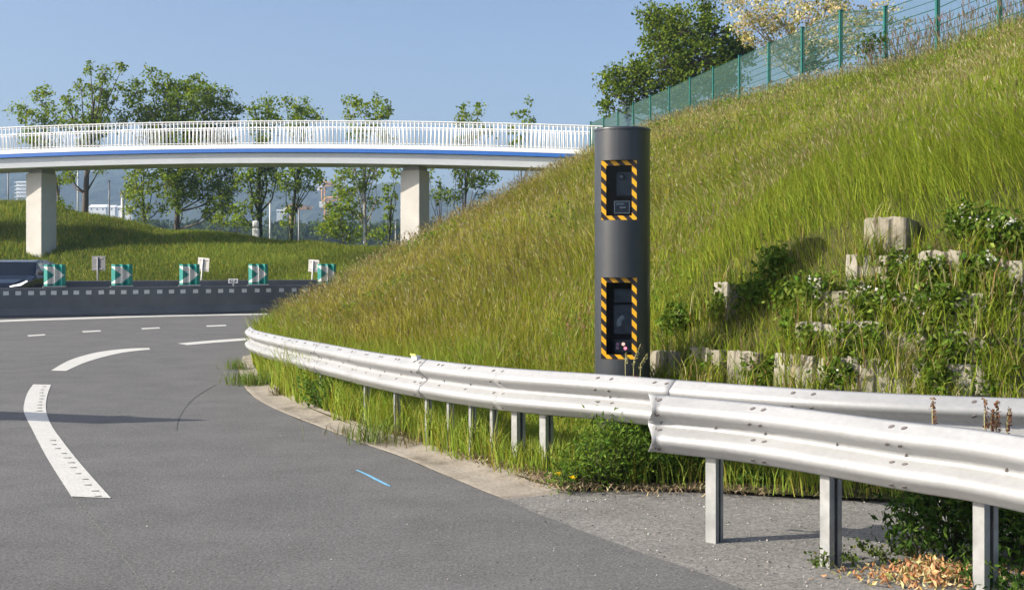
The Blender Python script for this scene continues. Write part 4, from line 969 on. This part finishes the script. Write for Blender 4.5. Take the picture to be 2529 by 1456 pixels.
BR = [(1800, 760, 42, 0, 'left of the single third row block'), (1885, 735, 46, 0, 'at the left edge of the dark hollow'), (1700, 800, 34, 1, 'low beside the speed camera'), (2055, 735, 40, 5, 'with white flowers above the second block row'), (2165, 735, 48, 6, 'with many white flowers below the topmost block'), (2240, 660, 40, 3, 'right of the topmost block'),
      (2320, 680, 50, 2, 'between third and fourth block row'), (2440, 680, 50, 4, 'dense one in the third row near the right edge'), (2500, 585, 60, 3, 'large one high at the right edge'), (2400, 560, 46, 2, 'highest one left of the right edge'), (1935, 655, 34, 0, 'growing up to the top of the dark hollow'), (2290, 820, 44, 1, 'between second and lowest row'),
      (2360, 850, 46, 2, 'over the dark gap of the lowest row'), (2470, 850, 44, 1, 'in the second row at the right edge'), (2100, 925, 34, 1, 'low one just above the guard rail'), (2330, 945, 44, 1, 'low one above the rail under the dark gap'), (1900, 925, 34, 0, 'low one above the rail between two block groups'), (1760, 915, 28, 1, 'low one in front of the first blocks'), (2460, 945, 40, 1, 'low one above the rail at the right edge'), (2210, 760, 34, 1, 'between the second and third block row'), (2440, 765, 42, 2, 'hanging over the second row near the right edge'), (2020, 850, 30, 0, 'on the lowest row beside the dark hollow'), (2180, 850, 34, 0, 'on top of the lowest row, middle'), (2370, 745, 36, 1, 'between white flowers, third row'), (1955, 735, 44, 0, 'dark one inside the hollow'), (1985, 800, 34, 0, 'hanging into the hollow from the right'), (2330, 915, 36, 1, 'covering the lowest row right of the dark gap'), (2470, 905, 36, 0, 'covering the lowest row at the right edge'), (2420, 800, 36, 1, 'covering the second row near the right edge'), (2110, 835, 30, 0, 'leaning over the middle of the lowest row'), (2300, 745, 34, 2, 'in front of the third row with few flowers'), (2480, 745, 34, 1, 'in front of the third row at the right edge')]
for u, v, r, fl, lab in BR:
    p, n = hit(u, v)
    rr = r / FPX * p.y * .82; L = []
    for k in range(4):
        L.append((p + n * rr * .2 + Vector((n.x, n.y, 0)).normalized() * (.1 if u > 1960 else .04) + Vector((random.uniform(-.8, .8) * rr, random.uniform(-.2, .2) * rr, random.uniform(-.5, .5) * rr)), rr * random.uniform(.55, .85)))
    shrub('bramble_bush', 'green bramble bush on the bank, ' + lab, L, .05, 760, BG, [3, 4, 4, 1.5], 'bush', 'bramble bushes among the blocks', 10, fl)
def gl(u, v, z, r): p = gnd(u, v); return ((p.x, p.y, z), r)
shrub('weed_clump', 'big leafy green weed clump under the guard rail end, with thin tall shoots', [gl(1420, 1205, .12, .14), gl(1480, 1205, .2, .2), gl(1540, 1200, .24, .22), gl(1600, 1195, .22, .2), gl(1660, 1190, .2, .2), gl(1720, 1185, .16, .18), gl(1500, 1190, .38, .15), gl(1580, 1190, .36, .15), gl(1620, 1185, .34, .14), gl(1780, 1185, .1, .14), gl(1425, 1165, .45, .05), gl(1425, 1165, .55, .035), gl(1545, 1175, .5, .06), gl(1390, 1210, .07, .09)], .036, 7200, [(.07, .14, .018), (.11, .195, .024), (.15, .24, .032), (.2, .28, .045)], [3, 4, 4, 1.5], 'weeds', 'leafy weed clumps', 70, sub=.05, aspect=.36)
shrub('weed_clump', 'dark green weed clump behind the rightmost rail post, on the gravel', [gl(2270, 1390, .14, .15), gl(2350, 1380, .22, .22), gl(2440, 1380, .24, .24), gl(2520, 1390, .22, .24), gl(2600, 1390, .22, .24), gl(2300, 1365, .3, .14), gl(2400, 1365, .36, .15), gl(2490, 1360, .36, .16), gl(2250, 1365, .2, .1), gl(2420, 1460, .08, .12), gl(2520, 1500, .09, .15)], .04, 6400, [(.025, .06, .01), (.045, .095, .013), (.07, .13, .02), (.12, .19, .03)], [3, 4, 3, 1.5], 'weeds', 'leafy weed clumps', 50, sub=.05, aspect=.4)
shrub('weed_clump', 'small dark weed at the gutter edge under the far part of the rail', [gl(790, 1010, .14, .13), gl(810, 1013, .26, .1), gl(770, 1003, .26, .08), gl(830, 1020, .13, .1)], .04, 700, [(.05, .12, .02), (.08, .16, .025), (.11, .19, .03)], [3, 4, 2], 'weeds', 'leafy weed clumps', 20, sub=.05)
shrub('weed_clump', 'bright yellow green weed in front of the gravel edge between two posts', [gl(1865, 1208, .05, .07), gl(1890, 1206, .06, .07), gl(1840, 1205, .08, .05)], .045, 420, [(.1, .18, .02), (.14, .2, .03), (.05, .11, .015)], [3, 3, 2], 'weeds', 'leafy weed clumps', 12, sub=.03)
m_ = [gl(2010 + k * 24, 1392 + 16 * math.sin(k * 1.9) - k * 1.5, .02 + .03 * (k % 3), .035) for k in range(11)]
shrub('creeping_weed', 'thin sparse weed creeping over the gravel behind the middle rail post', m_, .022, 420, [(.06, .1, .02), (.1, .15, .03), (.12, .13, .04)], [2, 3, 1], 'weeds', None, 8, sub=.02)

def flower(u, v, lab, group, col, h=.45, on_hill=True, spike=.1, fs=.02):
    p = hit(u, v + 25)[0] if on_hill else gnd(u, v + 40)
    if p is None: return
    top = at(u, v, p.y - .05); root = empty('flower', (p.x, p.y, top.z - h), label=lab, cat='flower', group=group)
    d = Vector((top.x - p.x, 0, h)); m = MB(); m.tube([(0, 0, -.1), d * .5 + Vector((.01, 0, 0)), d], [.003, .0025, .002], 4); m.build('stem', M['ivy_bark'], root)
    n = 26; P = np.array(d) + rng.normal(size=(n, 3)) * np.array([.012, .012, spike * .4]); leaves('blossom', P, fs * rng.uniform(.7, 1.3, n), palette(n, [col], [1], .1), M['leaf'], root, aspect=.8)
PK = (.62, .2, .3)
for u, v in ((1432, 795), (1405, 805), (1455, 770), (1458, 750), (1440, 812)): flower(u, v, 'pink flower spike in the grass close left of the speed camera', 'pink flowers near the speed camera', PK, spike=.14, fs=.026)
for u, v in ((1120, 812), (1128, 832), (1113, 850), (1076, 830), (1208, 806)): flower(u, v, 'pink flower spike in the grass behind the far part of the rail', 'pink flowers behind the far rail', PK, spike=.1, fs=.026)
for u, v in ((1232, 882), (1197, 892), (1212, 888)): flower(u, v, 'reddish pink flower just above the guard rail joint', 'reddish flowers above the rail joint', (.6, .16, .2), spike=.06, fs=.03)
YL = (.85, .6, .02)
for u, v in ((1416, 1180), (1378, 1172)): flower(u, v, 'yellow flower low at the front of the weed clump', 'yellow flowers in the weed clump', YL, .12, False, .01, .013)
for u, v in ((1640, 1142), (1482, 1102)): flower(u, v, 'yellow flower higher up inside the weed clump', 'yellow flowers higher in the weeds', YL, .2, False, .01, .012)
def stalk(u0, v0, u1, v1, Y, lab, name, group, col, head, n=60, fs=.014, base_z=0.):
    b = at(u0, v0, Y); t = at(u1, v1, Y); root = empty(name, (b.x, b.y, base_z), label=lab, cat='plant', group=group)
    o = Vector(root.location); m = MB(); mid = b.lerp(t, .5) + Vector((-.01, 0, 0)); m.tube([Vector((b.x, b.y, base_z)) - o, mid - o, t - o], [.0035, .003, .0015], 4); m.build('stem', M['straw'], root)
    k = rng.uniform(0, 1, n); P = np.array(t - o) + (np.array(b - o) - np.array(t - o)) * (k * head)[:, None] + rng.normal(size=(n, 3)) * .006
    leaves('seed_head', P, fs * rng.uniform(.7, 1.3, n), palette(n, [col], [1], .15), M['dry'], root, aspect=.6)
M['straw'] = simple('straw', (.36, .33, .15), .8)
stalk(1556, 922, 1583, 848, 9.4, 'pale seeding grass stalk right of the lower hazard window', 'grass_stalk', 'grass stalks in front of the speed camera', (.42, .4, .2), .75)
stalk(1572, 922, 1600, 872, 9.4, 'short pale grass stalk at the right side of the speed camera', 'grass_stalk', 'grass stalks in front of the speed camera', (.42, .4, .2), .75)
stalk(1549, 925, 1546, 870, 9.3, 'thin pale grass stalk under the lower hazard window', 'grass_stalk', 'grass stalks in front of the speed camera', (.42, .4, .2), .5)
BRN = (.2, .09, .045)
for u0, u1, v1, lab in ((2312, 2303, 980, 'left of the dock stems'), (2438, 2434, 984, 'tall one left in the cluster of dock stems'), (2452, 2452, 1010, 'short one in the cluster of dock stems'), (2466, 2462, 990, 'right one in the cluster of dock stems'), (2490, 2494, 1008, 'thin one right of the dock stems')):
    stalk(u0, 1075, u1, v1, 6.3, 'reddish brown dock stem, ' + lab, 'dock_plant', 'brown dock stems between the rails', BRN, .85, 90, .016)

# ------------------------------------------------------------------ grass
def bank_points(n, tr, wr, dens):
    """points on the bank, dens(P, t, w) of them per square metre"""
    k0, k1 = (x / 18 * (NT - 1) for x in tr); t = rng.uniform(k0, k1, n); w = rng.uniform(wr[0], wr[1], n); P = bank(t, w)
    e = np.where(w < (wr[0] + wr[1]) / 2, .004, -.004); J = np.linalg.norm(np.cross(bank(t + .2, w) - P, bank(t, w + e) - P), axis=1) / (.2 * .004)
    k = J * (k1 - k0) * (wr[1] - wr[0]) / n * dens(P, t / (NT - 1) * 18, w)
    m = np.floor(k + rng.uniform(0, 1, n)).astype(int); m = np.minimum(m, 6)
    i = np.repeat(np.arange(n), m); t2 = t[i] + rng.normal(size=len(i)) * .15; w2 = w[i] + rng.normal(size=len(i)) * .002
    return bank(t2, w2)
def dist_w(P, px=.62):                 # width of a blade about one picture element at its distance
    return np.maximum(.004, px * P[:, 1] / FPX * 2.47)
TW_ = (TX, TY)
clear = [(TX, TY, .26)]
def keep_clear(P):
    k = np.ones(len(P), bool)
    for x, y, r in clear: k &= (P[:, 0] - x) ** 2 + (P[:, 1] - y) ** 2 > r * r
    return k
GR = np.array([(.21, .275, .024), (.27, .33, .03), (.15, .215, .018)]); OL = np.array([(.31, .285, .045), (.37, .325, .07), (.24, .235, .035)]); BW = np.array([(.3, .235, .11), (.38, .32, .17), (.22, .165, .08)])
def hill_colour(P, t):
    n = len(P); x, y = P[:, 0], P[:, 1]
    f = field(x, y, 1.6, 0) * .5 + field(x, y, .6, 3) * .35
    g = np.clip((x - 1.0) / 5 * .75 - (P[:, 2] - 2) * .05 + .46 + .35 * f - np.clip(y - 14, 0, 30) * .012, .05, .92)
    c = np.where((rng.uniform(size=n) < g)[:, None], GR[rng.integers(0, 3, n)], OL[rng.integers(0, 3, n)])
    b = rng.uniform(size=n) < np.clip(.1 - .09 * g + .08 * field(x, y, 1.1, 2), .01, .3); c = np.where(b[:, None], BW[rng.integers(0, 3, n)], c)
    return np.clip(c * np.clip(rng.normal(1, .24, (n, 1)), .4, 1.8), .01, 1)
def lean_of(n, mean, sd): return rng.normal(size=(n, 2)) * sd + np.array(mean)
def hill_density(P, t, w):
    Y = P[:, 1]; d = 10500 / np.clip(Y, 7, 60) * np.where(Y > 48, .35, 1) * np.where((w > .97) & (t > 9), .6, 1)
    return d * np.where((P[:, 0] > 1.) & (Y < 11.5) & (P[:, 2] < 1.9), 1.25, 1)
P = bank_points(900000, (0, 16), (0., 1.06), hill_density)
P = P[keep_clear(P)]
n = len(P); print('hill blades', n)
h = rng.uniform(.2, .48, n) * (1 + .3 * field(P[:, 0], P[:, 1], 1.1, 1) + .2 * field(P[:, 0], P[:, 1], .4, 0)) * np.where((P[:, 0] > 1.0) & (P[:, 1] < 11.5) & (P[:, 2] < 1.9), .5, 1)
sel = np.nonzero((rng.uniform(size=n) < .16) & ~((P[:, 0] > .8) & (P[:, 1] < 11.8) & (P[:, 2] < 2.0)))[0]; h[sel] = rng.uniform(.4, .64, len(sel))
w = dist_w(P, .68) * rng.uniform(.6, 1.4, n); w[sel] *= .6
C = hill_colour(P, None); hc = palette(len(sel), [(.36, .31, .15), (.3, .25, .13), (.5, .46, .28), (.24, .18, .1)], [3, 2.5, 3, 1])
lean = lean_of(n, (-.14, -.02), .26) + np.stack([field(P[:, 0], P[:, 1], .8, 2), field(P[:, 0], P[:, 1], .8, 3)], 1) * .22
blades('tall_grass', P, h, w, lean, C, M['grass'], (sel, rng.uniform(.05, .11, len(sel)), w[sel] * 2.1, hc), kind='stuff')

Q = bank_points(40000, (0, 14), (.02, 1.), lambda P, t, w: np.clip(field(P[:, 0], P[:, 1], .7, 2) * 1.3 + field(P[:, 0], P[:, 1], .25, 1) * .8 - .55, 0, 1) * 1500 / np.clip(P[:, 1], 8, 60))
i = np.repeat(np.arange(len(Q)), 3); Q = Q[i] + np.stack([rng.normal(size=len(i)) * .06, rng.normal(size=len(i)) * .06, rng.uniform(.12, .4, len(i))], 1); print('weed leaves', len(Q))
leaves('meadow_weeds', Q, np.maximum(.03, Q[:, 1] * .0026) * rng.uniform(.6, 1.5, len(Q)), palette(len(Q), [(.11, .2, .02), (.16, .26, .03), (.2, .29, .04), (.13, .2, .04)], [3, 3, 2, 1]), M['leaf'], aspect=.5, updir=.8, kind='stuff')
P = bank_points(150000, (0, 13), (-1.04, .03), lambda P, t, w: 12500 / np.clip(P[:, 1], 7, 30) * np.clip((w + 1.04) * 7 + field(P[:, 0], P[:, 1], .25, 2) * .5, 0, 1))
P = P[keep_clear(P)]; n = len(P); print('verge blades', n)
C = np.where((rng.uniform(size=n) < .75)[:, None], np.array([(.19, .28, .03), (.25, .35, .045), (.3, .37, .06)])[rng.integers(0, 3, n)], OL[rng.integers(0, 3, n)]) * rng.normal(1, .14, (n, 1))
blades('verge_grass', P, rng.uniform(.2, .52, n) * (1 + .25 * field(P[:, 0], P[:, 1], .5, 0)) * np.where(P[:, 0] > -.1, .55, 1), dist_w(P, .95) * rng.uniform(.8, 1.4, n), lean_of(n, (-.05, -.1), .3), np.clip(C, .01, 1), M['grass'], kind='stuff')

t = rng.uniform(5, 118, 260000); w = rng.uniform(0, 1.25, 260000); P = far_bank(t, w); n = len(P)
C = np.where((rng.uniform(size=n) < .8)[:, None], np.array([(.14, .2, .02), (.18, .24, .026), (.1, .16, .018)])[rng.integers(0, 3, n)], OL[rng.integers(0, 3, n)]) * rng.normal(1, .15, (n, 1)) * (1 + .25 * field(P[:, 0], P[:, 1], 2., 3))[:, None]
blades('far_grass', P, rng.uniform(.15, .42, n) * (1 + .3 * field(P[:, 0], P[:, 1], 1.3, 1)), dist_w(P, .62), lean_of(n, (-.1, 0), .3), np.clip(C, .01, 1), M['grass'], kind='stuff')

PP, HH = [], []
for o_, a_ in terrace:                  # grass growing out of and in front of the blocks
    for k, (y0, y1, z0) in ((170, (-.34, -.16, .04)), (190, (-.1, .14, .3))):
        x = rng.uniform(-.24, .24, k); y = rng.uniform(y0, y1, k) - .0; k2 = rng.uniform(size=k) < np.clip(.55 + .8 * np.sin(x * 14 + o_.x * 9), .1, 1)
        x, y = x[k2], y[k2]; PP.append(np.stack([o_.x + x * math.cos(a_) - y * math.sin(a_), o_.y + x * math.sin(a_) + y * math.cos(a_), np.full(len(x), o_.z + z0)], 1)); HH.append(rng.uniform(.12, .46, len(x)) * (.75 if o_.z < .2 else 1) * (1 if z0 < .2 else .8))
P = np.concatenate(PP); h = np.concatenate(HH); n = len(P)
blades('terrace_grass', P, h, dist_w(P, 1.) * rng.uniform(.6, 1.5, n), lean_of(n, (-.05, -.25), .4), np.where((rng.uniform(size=n) < .75)[:, None], GR[rng.integers(0, 3, n)], np.array([(.4, .33, .16), (.32, .2, .09), (.45, .4, .22)])[rng.integers(0, 3, n)]) * rng.normal(1, .15, (n, 1)), M['grass'], kind='stuff')

# tall dry stems along the crest on the right
P = bank_points(9000, (5.2, 9), (.93, 1.05), lambda P, t, w: 60)
P = P[:700]; n = len(P)
blades('crest_weeds', P, rng.uniform(.6, 1.15, n), dist_w(P, .5), lean_of(n, (-.08, 0), .14), palette(n, [(.2, .15, .09), (.16, .14, .05), (.12, .14, .03)], [2, 2, 2]), M['dry'], (np.arange(n), rng.uniform(.15, .3, n), dist_w(P, 1.1), palette(n, [(.28, .2, .15), (.2, .17, .08)], [2, 1])), kind='stuff')

def tuft(u, v, n, h, r, lab, cols=None):
    p = gnd(u, v); root = empty('grass_tuft', (p.x, p.y, .01), label=lab, cat='grass tuft', group='grass tufts growing out of the gutter')
    P = rng.normal(size=(n, 3)) * np.array([r, r, 0]); C = palette(n, cols or [(.12, .2, .03), (.16, .22, .05), (.2, .2, .07)], [3, 2, 1])
    o = blades('blade', P, rng.uniform(.4, 1, n) * h, np.full(n, .007), lean_of(n, (0, 0), .4), C, M['grass'], parent=root)
    o['kind'] = 'stuff'
tuft(584, 912, 160, .2, .09, 'grass tuft at the rounded far tip of the gutter')
tuft(612, 950, 300, .24, .13, 'largest grass tuft on the gutter edge near its far tip')
tuft(648, 952, 120, .22, .1, 'grass tuft on the gutter against the verge grass')
tuft(688, 978, 70, .16, .06, 'small dry tuft in the middle of the gutter', [(.15, .12, .06), (.12, .13, .04)])
tuft(912, 1092, 120, .3, .1, 'upright thin grass tuft where asphalt meets gutter')
tuft(985, 1100, 60, .2, .12, 'sparse dry tuft lying across the gutter', [(.2, .16, .08), (.14, .14, .05)])
tuft(905, 1078, 70, .16, .2, 'low straggling tuft in the gutter near the upright one', [(.2, .18, .08), (.14, .16, .05)])

# ------------------------------------------------------------------ dry litter and stones
def flat_straw(name, P, L, cols):
    n = len(P); P = P.copy(); yaw = rng.uniform(0, 6.28, n); lean = np.stack([np.cos(yaw), np.sin(yaw)], 1) * 1.5
    return blades(name, P, L / 1.5, rng.uniform(.004, .011, n), lean, palette(n, cols, [1] * len(cols), .2), M['dry'], kind='stuff')
pts = []
for a, b, k, sp in ((140, 126, 420, .08), (126, 100, 300, .06), (100, 60, 160, .05)):
    i = rng.uniform(b, a, k); i = np.clip(i, 0, 139).astype(int); pts.append(np.concatenate([gi[i] + rng.normal(size=(k, 2)) * sp + np.array([.05, .06]), np.full((k, 1), .03) + rng.uniform(0, .02, (k, 1))], 1))
k = 900; u = rng.uniform(1385, 2300, k); v = 1212 + (u - 1385) * .012 + rng.normal(size=k) * 7
pts.append(np.array([[*gnd(a, b)[:2], .012 + random.random() * .02] for a, b in zip(u, v)]))
P = np.concatenate(pts); flat_straw('dry_straw', P, rng.uniform(.03, .1, len(P)), [(.33, .25, .15), (.2, .14, .09), (.4, .33, .2), (.14, .1, .07)])
n = 1100; c = np.array(gnd(2320, 1425)); P = c + rng.normal(size=(n, 3)) * np.array([.17, .12, 0]); P[:, 2] = .012 + rng.uniform(0, .06, n) * np.exp(-((P[:, 0] - c[0]) / .12) ** 2)
leaves('dead_leaves', P, rng.uniform(.018, .055, n), palette(n, [(.5, .27, .12), (.55, .38, .2), (.42, .2, .1), (.5, .45, .24), (.3, .3, .1)], [3, 3, 2, 2, 1]), M['dry'], kind='stuff', aspect=.42, updir=.9)
def stones(name, P, r, cols, wts):
    base = np.array([(0, 0, .7), (1, 0, 0), (0, 1, 0), (-1, 0, 0), (0, -1, 0), (0, 0, -.3)]); n = len(P)
    V = P[:, None, :] + base[None] * r[:, None, None] * rng.uniform(.6, 1.3, (n, 6, 3)); f = np.array([(0, 1, 2), (0, 2, 3), (0, 3, 4), (0, 4, 1), (5, 2, 1), (5, 3, 2), (5, 4, 3), (5, 1, 4)])
    loops = (np.arange(n)[:, None, None] * 6 + f[None]).ravel()
    return np_mesh(name, V.reshape(-1, 3), loops, np.full(n * 8, 3), M['dry'], None, np.repeat(palette(n, cols, wts, .15), 6, 0), kind='stuff')
k = 150; u = rng.uniform(300, 1900, k); v = rng.uniform(880, 1456, k); P = np.array([[*gnd(a, b)[:2], .003] for a, b in zip(u, v)])
k2 = 800; u = rng.uniform(1250, 2500, k2); v = 1222 + rng.uniform(0, 1, k2) ** 1.3 * 260; P2 = np.array([[*gnd(a, b)[:2], -.002] for a, b in zip(u, v)])
SC = [(.55, .53, .5), (.38, .36, .33), (.2, .19, .18), (.06, .05, .05), (.7, .69, .66)]
stones('pebbles', np.concatenate([P, P2]), np.concatenate([rng.uniform(.0025, .007, k), rng.uniform(.002, .008, k2)]), SC, [3, 4, 4, 2, .5])

# ------------------------------------------------------------------ the air
m = MB(); m.box(-2600, 2600, -70, 2600, -3, 190)
hm = bpy.data.materials.new('haze_air'); hm.use_nodes = True; hm.node_tree.nodes.clear()
vo = hm.node_tree.nodes.new('ShaderNodeVolumePrincipled'); vo.inputs['Color'].default_value = (.4, .57, .79, 1); vo.inputs['Density'].default_value = .00042; vo.inputs['Anisotropy'].default_value = 0
ou = hm.node_tree.nodes.new('ShaderNodeOutputMaterial'); hm.node_tree.links.new(vo.outputs[0], ou.inputs['Volume'])
m.build('haze', hm, None, kind='stuff')
